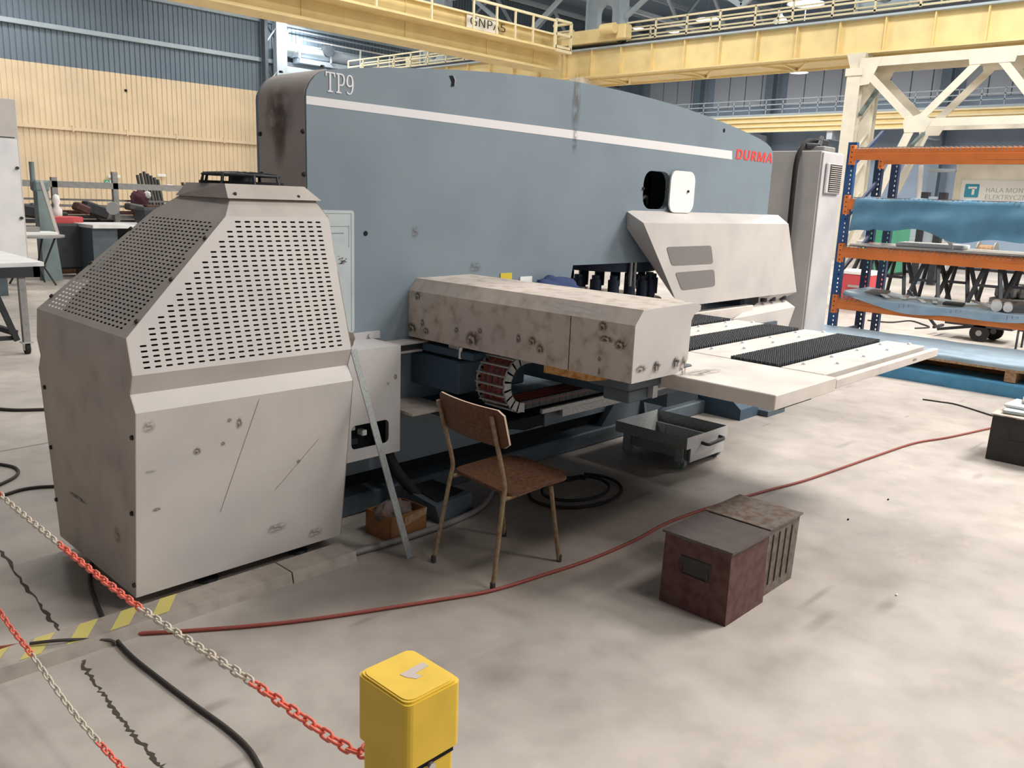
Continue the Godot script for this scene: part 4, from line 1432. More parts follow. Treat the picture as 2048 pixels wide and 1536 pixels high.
# ---------------------------------------------------------------- the perforated cabinet
func fan_cabinet():
	var t = thing("fan_cabinet", "beige steel cabinet with slotted sloping top and fan, left end of the press", "cabinet")
	var s
	var x0 = 1.248
	var x1 = 2.235
	var zc = -3.63
	# front profile as (z, y); the back is its mirror
	var fp = [Vector2(-3.21, 0.07), Vector2(-3.105, 0.857), Vector2(-3.146, 0.922), Vector2(-3.115, 1.0)]
	var side = [Vector2(-3.15, 1.136)]
	var outline = PackedVector2Array()
	for p in fp: outline.append(p)
	outline.append(Vector2(-3.15, 1.136))
	outline.append(Vector2(2 * zc + 3.15, 1.136))
	for i in [3, 2, 1, 0]: outline.append(Vector2(2 * zc - fp[i].x, fp[i].y))
	s = st()
	prism(s, outline, at_x(x0), 0.004)
	var lf = put("left_panel", s, M.beige_paint, t)
	for p in [[Vector3(1.248, 0.756, -3.145)], [Vector3(1.248, 0.437, -3.191)], [Vector3(1.248, 0.126, -3.211)]]:
		bolt(lf, p[0], Vector3(-1, 0, 0), 0.011)
	for y in [0.25, 0.5, 0.78]:
		bolt(lf, Vector3(x0, y, 2 * zc + 3.22 - 0.06 * y), Vector3(-1, 0, 0), 0.011)
	stain(lf, Vector3(1.246, 0.338, -3.779), Vector3(0, 0, 0.12), Vector3(0, 0.012, 0.0), M.oil_stain)
	stain(lf, Vector3(1.246, 0.296, -3.353), Vector3(0, 0, 0.04), Vector3(0, 0.05, 0.0), M.faint_stain)
	s = st()
	for i in 3:
		quad(s, Vector3(x0 + 0.004, fp[i].y, fp[i].x), Vector3(x0 + 0.004, fp[i + 1].y, fp[i + 1].x), Vector3(x1, fp[i + 1].y, fp[i + 1].x), Vector3(x1, fp[i].y, fp[i].x))
	var fr = put("front_panel", s, M.cover_paint, t)
	for q in [[Vector3(1.304, 0.610, -3.125), 0.03, 0.008], [Vector3(1.330, 0.442, -3.130), 0.02, 0.01], [Vector3(1.629, 0.767, -3.100), 0.012, 0.012], [Vector3(1.673, 0.747, -3.100), 0.016, 0.03], [Vector3(1.604, 0.669, -3.105), 0.012, 0.012], [Vector3(1.493, 0.658, -3.107), 0.02, 0.02], [Vector3(1.969, 0.513, -3.110), 0.012, 0.012], [Vector3(2.083, 0.126, -3.160), 0.05, 0.03], [Vector3(1.875, 0.208, -3.160), 0.06, 0.03], [Vector3(1.297, 0.797, -3.100), 0.03, 0.03]]:
		var y = q[0].y
		var z = lerpf(-3.21, -3.105, (y - 0.07) / 0.787) + 0.002
		stain(fr, Vector3(q[0].x, y, z), Vector3(q[1], 0, 0), Vector3(0, q[2], q[2] * 0.13), M.oil_stain if q[1] < 0.025 else M.faint_stain)
	# long diagonal scratches
	for q in [[Vector3(2.070, 0.603, -3.110), Vector3(1.858, 0.399, -3.125)], [Vector3(1.760, 0.836, -3.100), Vector3(1.601, 0.358, -3.130)]]:
		s = st()
		for i in 2:
			var a = q[0]
			var bq = q[1]
			a.z = lerpf(-3.21, -3.105, (a.y - 0.07) / 0.787) + 0.001
			bq.z = lerpf(-3.21, -3.105, (bq.y - 0.07) / 0.787) + 0.001
			bar(s, a, bq, 0.0016, 0.001)
		put("scratch", s, M.beige_paint, fr)
	# right side and back
	s = st()
	var ro = PackedVector2Array()
	for p in fp: ro.append(p)
	ro.append(Vector2(-3.29, 1.58)); ro.append(Vector2(-3.40, 1.655))
	ro.append(Vector2(2 * zc + 3.40, 1.655)); ro.append(Vector2(2 * zc + 3.29, 1.58))
	for i in [3, 2, 1, 0]: ro.append(Vector2(2 * zc - fp[i].x, fp[i].y))
	prism(s, ro, at_x(x1 - 0.004), 0.004)
	put("right_panel", s, M.beige_paint, t)
	s = st()
	for i in 3:
		quad(s, Vector3(x0, fp[i].y, 2 * zc - fp[i].x), Vector3(x0, fp[i + 1].y, 2 * zc - fp[i + 1].x), Vector3(x1, fp[i + 1].y, 2 * zc - fp[i + 1].x), Vector3(x1, fp[i].y, 2 * zc - fp[i].x))
	quad(s, Vector3(x0, 1.0, 2 * zc + 3.115), Vector3(1.735, 1.58, 2 * zc + 3.29), Vector3(x1, 1.58, 2 * zc + 3.29), Vector3(x1, 1.0, 2 * zc + 3.115))
	quad(s, Vector3(1.735, 1.58, 2 * zc + 3.29), Vector3(1.817, 1.655, 2 * zc + 3.40), Vector3(x1, 1.655, 2 * zc + 3.40), Vector3(x1, 1.58, 2 * zc + 3.29))
	quad(s, Vector3(x0, 0.07, -3.21), Vector3(x1, 0.07, -3.21), Vector3(x1, 0.07, -4.05), Vector3(x0, 0.07, -4.05))
	put("back_panel", s, M.beige_paint, t)
	# added dark liner behind the slots, standing in for the shade inside
	s = st()
	hexa(s, [Vector3(1.30, 0.9, -4.0), Vector3(2.2, 0.9, -4.0), Vector3(1.74, 1.52, -3.9), Vector3(2.2, 1.52, -3.9), Vector3(1.30, 0.9, -3.2), Vector3(2.2, 0.9, -3.2), Vector3(1.74, 1.52, -3.34), Vector3(2.2, 1.52, -3.34)])
	put("added_dark_liner", s, M.dark_void, t)
	# slotted front slope
	var up = Vector3(0, 0.58, -0.175)
	var L = up.length()
	var xf = Transform3D(Basis(Vector3(1, 0, 0), up / L, Vector3(1, 0, 0).cross(up / L)), Vector3(0, 1.0, -3.115))
	s = st()
	var hy = 0.136 / up.y * L
	var oo = poly([Vector2(x0 + 0.002, 0), Vector2(x1, 0), Vector2(x1, L), Vector2(1.735, L), Vector2(x0 + 0.002, hy)])
	var oi = poly([Vector2(x0 + 0.032, 0.02), Vector2(x1 - 0.035, 0.02), Vector2(x1 - 0.035, L - 0.012), Vector2(1.76, L - 0.012), Vector2(x0 + 0.032, hy - 0.028)])
	perforated(s, xf, oo, oi, Vector2(1.3085, 0.045), Vector2(0.0433, 0.0207), Vector2(0.026, 0.0072))
	put("slotted_front_slope", s, M.cover_paint, t)
	# slotted left slope, laid out along z and up the slope
	var up2 = Vector3(1.735 - x0, 0.444, 0)
	var L2 = up2.length()
	var xf2 = Transform3D(Basis(Vector3(0, 0, 1), up2 / L2, Vector3(0, 0, 1).cross(up2 / L2)), Vector3(x0, 1.136, 0))
	s = st()
	var zb = 2 * zc + 3.15
	var L3 = L2 * (1.0 + 0.075 / 0.444)
	oo = poly([Vector2(zb, 0), Vector2(-3.15, 0), Vector2(-3.29, L2), Vector2(-3.40, L3), Vector2(2 * zc + 3.40, L3), Vector2(2 * zc + 3.29, L2)])
	oi = poly([Vector2(zb + 0.035, 0.02), Vector2(-3.15 - 0.05, 0.02), Vector2(-3.29 - 0.03, L2 - 0.04), Vector2(2 * zc + 3.29 + 0.02, L2 - 0.04)])
	perforated(s, xf2, oo, oi, Vector2(zb + 0.05, 0.035), Vector2(0.0385, 0.0207), Vector2(0.022, 0.0085))
	var ls = put("slotted_left_slope", s, M.beige_paint, t)
	for k in [0.12, 0.45, 0.8]:
		bolt(ls, Vector3(x0, 1.136, -3.165) + Vector3(up2.x, up2.y, -0.14) * k, Vector3(-0.67, 0.74, 0), 0.011)
		bolt(ls, Vector3(x0, 1.136, zb + 0.01) + Vector3(up2.x, up2.y, 0.13) * k, Vector3(-0.67, 0.74, 0), 0.011)
	# upper front face, then the flared cap
	s = st()
	quad(s, Vector3(1.735, 1.58, -3.29), Vector3(1.817, 1.655, -3.40), Vector3(x1, 1.655, -3.40), Vector3(x1, 1.58, -3.29))
	put("upper_face", s, M.beige_paint, t)
	s = st()
	var zb2 = -3.875
	hexa(s, [Vector3(1.80, 1.652, zb2), Vector3(2.25, 1.652, zb2), Vector3(1.835, 1.712, zb2 + 0.04), Vector3(2.2, 1.712, zb2 + 0.04), Vector3(1.79, 1.652, -3.368), Vector3(2.25, 1.652, -3.368), Vector3(1.81, 1.712, -3.43), Vector3(2.2, 1.712, -3.43)])
	var cp = put("cap", s, M.beige_paint, t)
	for p in [Vector3(1.832, 1.670, -3.386), Vector3(2.141, 1.666, -3.386)]:
		bolt(cp, p, Vector3(0, 0.7, 0.7), 0.008)
	# fan under its guard
	var fc = Vector3(2.0, 1.712, -3.63)
	s = st()
	cyl(s, fc, fc + Vector3(0, 0.012, 0), 0.185, 28)
	var fan = put("fan", s, M.dark_void, t)
	for r in [0.17, 0.115, 0.06]:
		s = st()
		var ring = []
		for i in 28:
			ring.append(fc + Vector3(cos(TAU * i / 28), 0, sin(TAU * i / 28)) * r + Vector3(0, 0.05 - r * 0.06, 0))
		tube(s, ring, 0.006, 6, true)
		put("guard_ring", s, M.dark_steel, fan)
	for i in 8:
		s = st()
		var d = Vector3(cos(TAU * i / 8 + 0.2), 0, sin(TAU * i / 8 + 0.2))
		tube(s, [fc + d * 0.04 + Vector3(0, 0.05, 0), fc + d * 0.17 + Vector3(0, 0.042, 0), fc + d * 0.18 + Vector3(0, 0.0, 0)], 0.008, 6)
		put("guard_spoke", s, M.dark_steel, fan)
	s = st()
	cyl(s, fc, fc + Vector3(0, 0.055, 0), 0.05, 14)
	put("hub", s, M.dark_steel, fan)
	# levelling feet
	for p in [Vector2(1.6, -3.32), Vector2(2.06, -3.32), Vector2(1.4, -3.95), Vector2(2.1, -3.95)]:
		s = st()
		lathe(s, [Vector2(0.05, 0.0), Vector2(0.048, 0.012), Vector2(0.02, 0.02), Vector2(0.012, 0.022), Vector2(0.012, 0.07)], Transform3D(Basis(), Vector3(p.x, 0, p.y)), 16)
		put("foot", s, M.dark_steel, t)

# ---------------------------------------------------------------- tall control cabinet
func control_cabinet():
	var t = thing("control_cabinet", "tall pale grey control cabinet with slatted air vent, right end of the press", "cabinet", Vector3(8.89, 0, -4.0))
	var s
	s = st()
	span(s, Vector3(0, 0.04, -1.0), Vector3(0.535, 2.305, -0.02), 0.006)
	put("body", s, M.cabinet_grey, t)
	s = st()
	span(s, Vector3(0.01, 0.1, -0.02), Vector3(0.525, 2.29, 0.0), 0.004)
	put("front_door", s, M.cabinet_grey, t)
	s = st()
	span(s, Vector3(0.075, 1.865, 0.0), Vector3(0.45, 2.185, 0.03), 0.01)
	var v = put("air_unit", s, M.cabinet_grey, t)
	for i in 13:
		s = st()
		hexa(s, [Vector3(0.14, 1.9 + i * 0.021, 0.028), Vector3(0.43, 1.9 + i * 0.021, 0.028), Vector3(0.14, 1.91 + i * 0.021, 0.028), Vector3(0.43, 1.91 + i * 0.021, 0.028), Vector3(0.14, 1.896 + i * 0.021, 0.044), Vector3(0.43, 1.896 + i * 0.021, 0.044), Vector3(0.14, 1.899 + i * 0.021, 0.044), Vector3(0.43, 1.899 + i * 0.021, 0.044)])
		put("slat", s, M.beige_paint, v)
	s = st()
	span(s, Vector3(0.135, 1.89, 0.026), Vector3(0.435, 2.172, 0.032))
	put("vent_recess", s, M.dark_steel, v)
	s = st()
	span(s, Vector3(0.12, 2.305, -0.35), Vector3(0.4, 2.36, -0.05), 0.01)
	var g = put("gland_plate", s, M.scrap_metal, t)
	s = st()
	cyl(s, Vector3(0.3, 2.36, -0.2), Vector3(0.45, 2.47, -0.25), 0.03, 10); span(s, Vector3(0.36, 2.34, -0.4), Vector3(0.56, 2.46, -0.2), 0.02); cyl(s, Vector3(0.1, 2.36, -0.25), Vector3(0.17, 2.36, -0.15), 0.035, 10)
	put("plug", s, M.dark_steel, g)
	s = st()
	var hp = []
	for q in [Vector3(0.48, 2.43, -0.25), Vector3(0.3, 2.43, -0.3), Vector3(0.1, 2.38, -0.27), Vector3(-0.04, 2.22, -0.27), Vector3(-0.06, 1.9, -0.27), Vector3(-0.05, 1.4, -0.27), Vector3(-0.05, 0.7, -0.27), Vector3(-0.05, 0.2, -0.27)]:
		hp.append(q)
	tube(s, smooth(hp, 6), 0.027, 10)
	put("hose", s, M.rubber, t)

# ---------------------------------------------------------------- foreground things
func link_mesh(r: float, half: float, w: float):
	var pts = []
	for i in 7:
		var a = -PI / 2 + PI * i / 6.0
		pts.append(Vector3(sin(a + PI / 2) * 0.0 + cos(a) * 0.0 + w * sin(a), 0, half + w * cos(a)))
	for i in 7:
		var a = PI / 2 + PI * i / 6.0
		pts.append(Vector3(w * sin(a), 0, -half + w * cos(a)))
	var s = st()
	tube(s, pts, r, 6, true)
	s.generate_normals()
	return s.commit()

func chain(n: String, label: String, path: Array, first: float, seg: float):
	var t = thing(n, label, "chain", Vector3.ZERO, "barrier chains")
	var mesh = link_mesh(0.0031, 0.0085, 0.0075)
	var pts = smooth(path, 40)
	var dist := 0.0
	var next := 0.0
	var k := 0
	for i in pts.size() - 1:
		var a = pts[i]
		var b = pts[i + 1]
		var l = a.distance_to(b)
		while next <= dist + l:
			var p = a.lerp(b, (next - dist) / l)
			var f = frame_of(b - a)
			f = f * Basis(Vector3(0, 0, 1), (0.35 if k % 2 == 0 else 0.35 + PI / 2) + rng.randf_range(-0.2, 0.2))
			var o = MeshInstance3D.new()
			o.mesh = mesh
			var band = int(floor((next - first) / seg)) if next > first else -1
			o.material_override = M.chain_white if posmod(band, 2) == 0 else M.chain_red
			o.name = "link" if k == 0 else "link_%03d" % k
			o.transform = Transform3D(f, p)
			t.add_child(o, true)
			next += 0.0262
			k += 1
		dist += l

func barrier_post(at: Vector3, label: String, marked: bool):
	var t = thing("barrier_post", label, "post", at)
	var s = st()
	prism(s, rounded(-0.056, -0.064, 0.056, 0.064, 0.012, 4), at_y(0.832), 0.112)
	prism(s, rounded(-0.053, -0.061, 0.053, 0.061, 0.014, 4), at_y(0.944), 0.0035)
	prism(s, rounded(-0.05, -0.058, 0.05, 0.058, 0.016, 4), at_y(0.9475), 0.0015)
	put("cap", s, M.post_yellow, t)
	s = st()
	prism(s, rounded(-0.05, -0.058, 0.049, 0.058, 0.01, 4), at_y(0.0), 0.828)
	put("shaft", s, M.post_yellow, t)
	s = st()
	span(s, Vector3(-0.045, 0.82, 0.0565), Vector3(0.045, 0.834, 0.0592)); span(s, Vector3(-0.048, 0.827, -0.055), Vector3(0.047, 0.833, 0.055))
	put("slot", s, M.dark_void, t)
	s = st()
	cyl(s, Vector3(-0.005, 0.818, 0.056), Vector3(-0.005, 0.818, 0.066), 0.007, 10)
	put("bolt", s, M.bright_steel, t)
	s = st()
	span(s, Vector3(-0.11, 0, -0.11), Vector3(0.11, 0.012, 0.11), 0.003)
	put("foot_plate", s, M.post_yellow, t)
	if marked:
		s = st()
		prism(s, poly([Vector2(0.0378, -0.0123), Vector2(0.0393, 0.0023), Vector2(0.0074, 0.0051), Vector2(0.0122, 0.0173), Vector2(0.0004, 0.0191), Vector2(-0.0096, 0.0040), Vector2(-0.0119, -0.0089)]), at_y(0.949), 0.0006)
		put("painted_number", s, M.post_mark, t)
	s = st()
	var ring = []
	for i in 12:
		ring.append(Vector3(-0.02 + cos(TAU * i / 12) * 0.016, 0.79, -0.068 - 0.006 + sin(TAU * i / 12) * 0.012))
	tube(s, ring, 0.003, 6, true)
	put("eyelet", s, M.chain_red, t)

func battery_box(n: String, label: String, lo: Vector3, hi: Vector3, m, lid, slope: float, handle: bool, lid_h: float):
	var c = (lo + hi) * 0.5
	var t = thing(n, label, "metal box", Vector3(c.x, 0, c.z))
	var h = (hi - lo) * 0.5
	var y = hi.y - lid_h
	var s = st()
	hexa(s, [Vector3(-h.x + slope, 0, -h.z), Vector3(h.x - slope * 0.5, 0, -h.z), Vector3(-h.x + 0.004, y, -h.z + 0.004), Vector3(h.x - 0.004, y, -h.z + 0.004), Vector3(-h.x + slope, 0, h.z - slope), Vector3(h.x - slope * 0.5, 0, h.z - slope), Vector3(-h.x + 0.004, y, h.z - 0.004), Vector3(h.x - 0.004, y, h.z - 0.004)])
	put("body", s, m, t)
	# lid with a folded, dented rim
	s = st()
	var n2 := 10
	var rows = []
	for j in n2 + 1:
		var row = []
		for i in n2 + 1:
			var u = float(i) / n2
			var w = float(j) / n2
			var dent = 0.0
			if lid_h > 0.011:
				dent = -0.006 * sin(PI * u) * sin(PI * w) + rng.randf_range(-0.0008, 0.0008)
			else:
				dent = 0.004 if (u > 0.1 and u < 0.95 and w > 0.08 and w < 0.92) else 0.0
			row.append(Vector3(lerpf(-h.x - 0.006, h.x + 0.006, u), hi.y + dent, lerpf(-h.z - 0.006, h.z + 0.006, w)))
		rows.append(row)
	for j in n2:
		for i in n2:
			quad(s, rows[j][i], rows[j][i + 1], rows[j + 1][i + 1], rows[j + 1][i])
	for i in n2:
		var d = Vector3(0, -lid_h + rng.randf_range(0, 0.004), 0)
		quad(s, rows[0][i], rows[0][i] + d, rows[0][i + 1] + d, rows[0][i + 1])
		quad(s, rows[n2][i], rows[n2][i] + d, rows[n2][i + 1] + d, rows[n2][i + 1])
		quad(s, rows[i][0], rows[i][0] + d, rows[i + 1][0] + d, rows[i + 1][0])
		quad(s, rows[i][n2], rows[i][n2] + d, rows[i + 1][n2] + d, rows[i + 1][n2])
	put("lid", s, lid, t)
	if handle:
		s = st()
		span(s, Vector3(-h.x + slope * 0.45 - 0.002, 0.16, -0.075), Vector3(-h.x + slope * 0.45 + 0.012, 0.245, 0.075), 0.004)
		put("handle_recess", s, M.box_black, t)
		s = st()
		var x = -h.x - 0.006
		tube(s, [Vector3(x + 0.01, 0.215, -0.055), Vector3(x, 0.212, -0.062), Vector3(x - 0.002, 0.165, -0.062), Vector3(x - 0.002, 0.163, 0.062), Vector3(x, 0.212, 0.062), Vector3(x + 0.01, 0.215, 0.055)], 0.0035, 6)
		put("handle", s, m, t)
	# pressed vertical ribs
	if not handle:
		for k in 4:
			s = st()
			var x = -h.x + 0.05 + k * 0.06
			bar(s, Vector3(x, 0.05, h.z - slope * 0.8), Vector3(x, y - 0.03, h.z - 0.004), 0.006, 0.006)
			put("rib", s, M.box_black, t)

func cable(n: String, label: String, pts: Array, r: float, m, cat := "cable"):
	var s = st()
	var q = []
	for p in smooth(pts, 8):
		q.append(Vector3(p.x, p.y + r, p.z))
	tube(s, q, r, 6)
	return tag(put(n, s, m), label, cat)

func small_things():
	var s
	barrier_post(Vector3(0.783, 0, -0.94), "square yellow barrier post with number 1 painted on its top", true)
	barrier_post(Vector3(0.783, 0, -3.92), "yellow barrier post at the far end of the hanging chains", false)
	chain("upper_chain", "upper red and white plastic chain, meeting the yellow post near its top", [Vector3(0.765, 0.785, -1.01), Vector3(0.757, 0.757, -1.08), Vector3(0.75, 0.745, -1.39), Vector3(0.75, 0.702, -1.92), Vector3(0.75, 0.69, -2.5), Vector3(0.75, 0.693, -3.0), Vector3(0.76, 0.735, -3.5), Vector3(0.765, 0.785, -3.85)], 0.385, 0.53)
	chain("lower_chain", "lower red and white plastic chain at the left, hanging near the floor", [Vector3(0.77, 0.32, -1.0), Vector3(0.76, 0.22, -1.4), Vector3(0.75, 0.165, -2.06), Vector3(0.75, 0.155, -2.45), Vector3(0.75, 0.19, -2.8), Vector3(0.75, 0.218, -3.13), Vector3(0.77, 0.32, -3.85)], 0.56 + 0.72, 0.53)
	# chair
	var t = thing("chair", "worn plywood chair with rusty tube frame before the press arm", "chair", Vector3.ZERO)
	for q in [["leg", [Vector3(2.471, 0, -2.4), Vector3(2.515, 0.38, -2.4), Vector3(2.524, 0.45, -2.4), Vector3(2.512, 0.52, -2.4), Vector3(2.428, 0.8, -2.4)]], ["leg", [Vector3(2.465, 0, -2.79), Vector3(2.555, 0.38, -2.79), Vector3(2.573, 0.45, -2.79), Vector3(2.562, 0.52, -2.79), Vector3(2.475, 0.79, -2.79)]], ["leg", [Vector3(2.922, 0, -2.4), Vector3(2.845, 0.40, -2.41)]], ["leg", [Vector3(2.945, 0, -2.79), Vector3(2.885, 0.40, -2.78)]], ["side_rail", [Vector3(2.524, 0.405, -2.41), Vector3(2.845, 0.41, -2.42)]], ["side_rail", [Vector3(2.573, 0.405, -2.79), Vector3(2.885, 0.41, -2.78)]], ["cross_rail", [Vector3(2.845, 0.405, -2.41), Vector3(2.885, 0.405, -2.78)]]]:
		s = st()
		tube(s, smooth(q[1], 5) if q[1].size() > 2 else q[1], 0.0105, 8)
		var lg = put(q[0], s, M.chair_tube, t)
		if q[0] == "leg":
			s = st()
			cyl(s, q[1][0], q[1][0] + Vector3(0, 0.035, 0), 0.0125, 8)
			put("foot_cap", s, M.box_black, lg)
	# backrest: a bowed sheet, rounded corners, pale worn rim
	s = st()
	var nb := 16
	var front = []
	var back = []
	for j in 7:
		var v = j / 6.0
		var r1 = []
		var r2 = []
		for i in nb + 1:
			var u = float(i) / nb
			var e = absf(u * 2 - 1)
			var cut = 0.0
			if e > 0.86:
				cut = 0.022 * pow((e - 0.86) / 0.14, 2.0)
			var y = lerpf(0.655 + cut, 0.832 - cut, v)
			var z = lerpf(-2.80, -2.345, u)
			var bow = 0.03 * (1.0 - pow(u * 2 - 1, 2))
			var x = lerpf(2.492, 2.447, u) - 0.3 * (y - 0.79) - bow + 0.004
			r1.append(Vector3(x, y, z))
			r2.append(Vector3(x + 0.011, y, z))
		front.append(r1)
		back.append(r2)
	s.set_smooth_group(1)
	for j in 6:
		for i in nb:
			quad(s, front[j][i], front[j + 1][i], front[j + 1][i + 1], front[j][i + 1])
			quad(s, back[j][i], back[j][i + 1], back[j + 1][i + 1], back[j + 1][i])
	var bk = put("backrest", s, M.plywood, t)
	s = st()
	for i in nb:
		for j in [0, 6]:
			quad(s, front[j][i], back[j][i], back[j][i + 1], front[j][i + 1])
	for j in 6:
		for i in [0, nb]:
			quad(s, front[j][i], back[j][i], back[j + 1][i], front[j + 1][i])
	put("rim", s, M.plywood_edge, bk)
	for k in 5:
		s = st()
		var pts = []
		for i in range(2, nb - 1):
			var b = front[1].duplicate()
			pts.append(front[0][i].lerp(front[3][i], 0.15 + 0.17 * k + 0.02 * sin(i * 0.9 + k)) - Vector3(0.0006, 0, 0))
		tube(s, pts, 0.0008, 4)
		put("grain_ridge", s, M.chair_tube, bk)
	s = st()
	var seat = rounded_poly(poly([Vector2(2.545, -2.39), Vector2(2.93, -2.375), Vector2(2.985, -2.46), Vector2(2.99, -2.74), Vector2(2.94, -2.83), Vector2(2.60, -2.82)]), 0.06, 5)
	prism(s, seat, at_y(0.418), 0.013)
	put("seat", s, M.plywood, t)
	# boxes
	battery_box("battery_box", "rusty dark brown metal box with lid and wire handle, nearest on the floor", Vector3(2.95, 0, -1.845), Vector3(3.275, 0.33, -1.52), M.box_rust, M.lid_black, 0.0, true, 0.014)
	battery_box("battery_box", "grey brown metal box with flat lid, right behind the rusty brown box", Vector3(3.305, 0, -1.85), Vector3(3.61, 0.33, -1.535), M.box_grey, M.box_grey, 0.012, false, 0.01)
	battery_box("battery_box", "black metal box with handle and white scraps on top, at the right edge", Vector3(6.57, 0, -1.505), Vector3(7.0, 0.335, -1.12), M.box_black, M.arm_paint, 0.0, true, 0.01)
	for q in [[Vector3(6.78, 0.352, -1.33), Vector3(0.3, 0.022, 0.28), 0.1, "thick pale board lying on the black metal box", "board_pale"], [Vector3(6.86, 0.376, -1.32), Vector3(0.28, 0.02, 0.3), -0.05, "white flat plate on top of the boards on the black metal box", "paper"], [Vector3(6.95, 0.398, -1.28), Vector3(0.2, 0.02, 0.26), 0.2, "dark grey plate topmost on the black metal box", "scrap_metal"]]:
		s = st()
		box(s, q[0], q[1], 0.003, Basis(Vector3.UP, q[2]))
		tag(put("flat_plate", s, M[q[4]]), q[3], "plate")
	# scrap trolley under the table
	t = thing("scrap_trolley", "low grey sheet metal trolley with handle and metal scraps, under the brush table", "trolley", Vector3(4.61, 0, -2.76))
	s = st()
	var A = [Vector3(-0.02, 0.225, 0.0), Vector3(0.49, 0.225, 0.0), Vector3(0.49, 0.225, -0.57), Vector3(-0.02, 0.225, -0.57)]
	var B = [Vector3(-0.02, 0.15, 0.0), Vector3(0.49, 0.15, 0.0), Vector3(0.49, 0.15, -0.57), Vector3(-0.02, 0.15, -0.57)]
	var C = [Vector3(0.06, 0.055, 0.0), Vector3(0.43, 0.055, 0.0), Vector3(0.43, 0.055, -0.5), Vector3(0.06, 0.055, -0.5)]
	for q in [[A[3], A[0], B[0], B[3]], [A[1], A[2], B[2], B[1]]]:
		quad(s, q[0], q[1], q[2], q[3])
	quad(s, A[2], A[3], B[3] + Vector3(0.08, -0.09, 0.07), B[2] + Vector3(-0.06, -0.09, 0.07))
	quad(s, Vector3(0.06, 0.15, -0.0), Vector3(0.06, 0.15, -0.57), C[3], C[0]); quad(s, Vector3(0.43, 0.15, 0.0), Vector3(0.43, 0.15, -0.57), C[2], C[1])
	quad(s, C[0], C[1], C[2], C[3])
	quad(s, B[0], Vector3(0.06, 0.15, 0.0), Vector3(0.06, 0.15, -0.57), B[3]); quad(s, B[1], Vector3(0.43, 0.15, 0.0), Vector3(0.43, 0.15, -0.57), B[2])
	put("tub", s, M.zinc, t)
	s = st()
	prism(s, poly([Vector2(-0.022, 0.15), Vector2(0.03, 0.15), Vector2(0.03, 0.055), Vector2(0.46, 0.055), Vector2(0.46, 0.15), Vector2(0.492, 0.15), Vector2(0.492, 0.227), Vector2(-0.022, 0.227)]), at_z(0.0), 0.006)
	put("front_plate", s, M.cabinet_grey, t)
	s = st()
	tube(s, [Vector3(0.16, 0.165, 0.0), Vector3(0.16, 0.163, 0.04), Vector3(0.18, 0.16, 0.05), Vector3(0.36, 0.165, 0.05), Vector3(0.38, 0.168, 0.04), Vector3(0.38, 0.17, 0.0)], 0.012, 8)
	put("handle", s, M.brush_black, t)
	for p in [Vector3(0.02, 0, -0.06), Vector3(0.02, 0, -0.48), Vector3(0.45, 0, -0.06), Vector3(0.45, 0, -0.48)]:
		s = st()
		cyl(s, p + Vector3(-0.016, 0.042, 0), p + Vector3(0.016, 0.042, 0), 0.042, 18)
		var w = put("wheel", s, M.grey_green, t)
		s = st()
		cyl(s, p + Vector3(-0.018, 0.042, 0), p + Vector3(0.018, 0.042, 0), 0.016, 10)
		put("hub", s, M.bright_steel, w)
		s = st()
		span(s, p + Vector3(-0.025, 0.05, -0.03), p + Vector3(-0.019, 0.15, 0.03)); span(s, p + Vector3(0.019, 0.05, -0.03), p + Vector3(0.025, 0.15, 0.03))
		put("wheel_fork", s, M.zinc, w)
	s = st()
	for i in 60:
		box(s, Vector3(4.61 + rng.randf_range(0.1, 0.36), 0.062 + rng.randf_range(0, 0.03), -2.76 + rng.randf_range(-0.42, -0.08)), Vector3(rng.randf_range(0.01, 0.035), 0.003, rng.randf_range(0.01, 0.03)), 0.0, Basis.from_euler(Vector3(rng.randf(), rng.randf() * 6, rng.randf())))
	var sc = tag(put("metal_scraps", s, M.bright_steel), "heap of shiny punched scraps in the grey trolley", "scraps")
	sc.set_meta("kind", "stuff")
	# cables on the floor
	cable("red_hose", "long red brown hose running across the floor in front of the chair", [Vector3(0.688, 0.000, -3.319), Vector3(0.772, 0.000, -3.270), Vector3(0.920, 0.000, -3.202), Vector3(1.142, 0.000, -3.065), Vector3(1.335, 0.000, -2.930), Vector3(1.555, 0.000, -2.788), Vector3(1.761, 0.000, -2.678), Vector3(1.986, 0.000, -2.577), Vector3(2.227, 0.000, -2.474), Vector3(2.457, 0.000, -2.386), Vector3(2.752, 0.000, -2.338), Vector3(3.039, 0.000, -2.303), Vector3(3.402, 0.000, -2.298), Vector3(3.759, 0.000, -2.321), Vector3(4.216, 0.000, -2.280), Vector3(4.685, 0.000, -2.206), Vector3(5.088, 0.000, -2.135), Vector3(6.024, 0.000, -2.043), Vector3(6.553, 0.000, -1.981), Vector3(6.963, 0.000, -1.858), Vector3(7.615, 0.000, -1.708)], 0.008, M.cable_red, "hose")
	cable("black_cable", "thick dark cable snaking from under the perforated cabinet to the bottom edge", [Vector3(1.313, 0.000, -3.843), Vector3(1.217, 0.000, -3.618), Vector3(1.156, -0.000, -3.367), Vector3(1.111, 0.000, -3.119), Vector3(1.097, 0.000, -2.902), Vector3(1.107, 0.000, -2.683), Vector3(1.123, 0.000, -2.454), Vector3(1.139, 0.000, -2.266), Vector3(1.137, 0.000, -2.121), Vector3(1.105, 0.000, -1.979)], 0.0085, M.cable_black)
	cable("thin_hose", "thin hose lying on the steel threshold beside the black cable crossing", [Vector3(0.834, 0.055, -3.131), Vector3(0.933, 0.055, -3.074), Vector3(1.067, 0.020, -3.036), Vector3(1.089, 0.000, -3.018)], 0.006, M.cable_black, "hose")
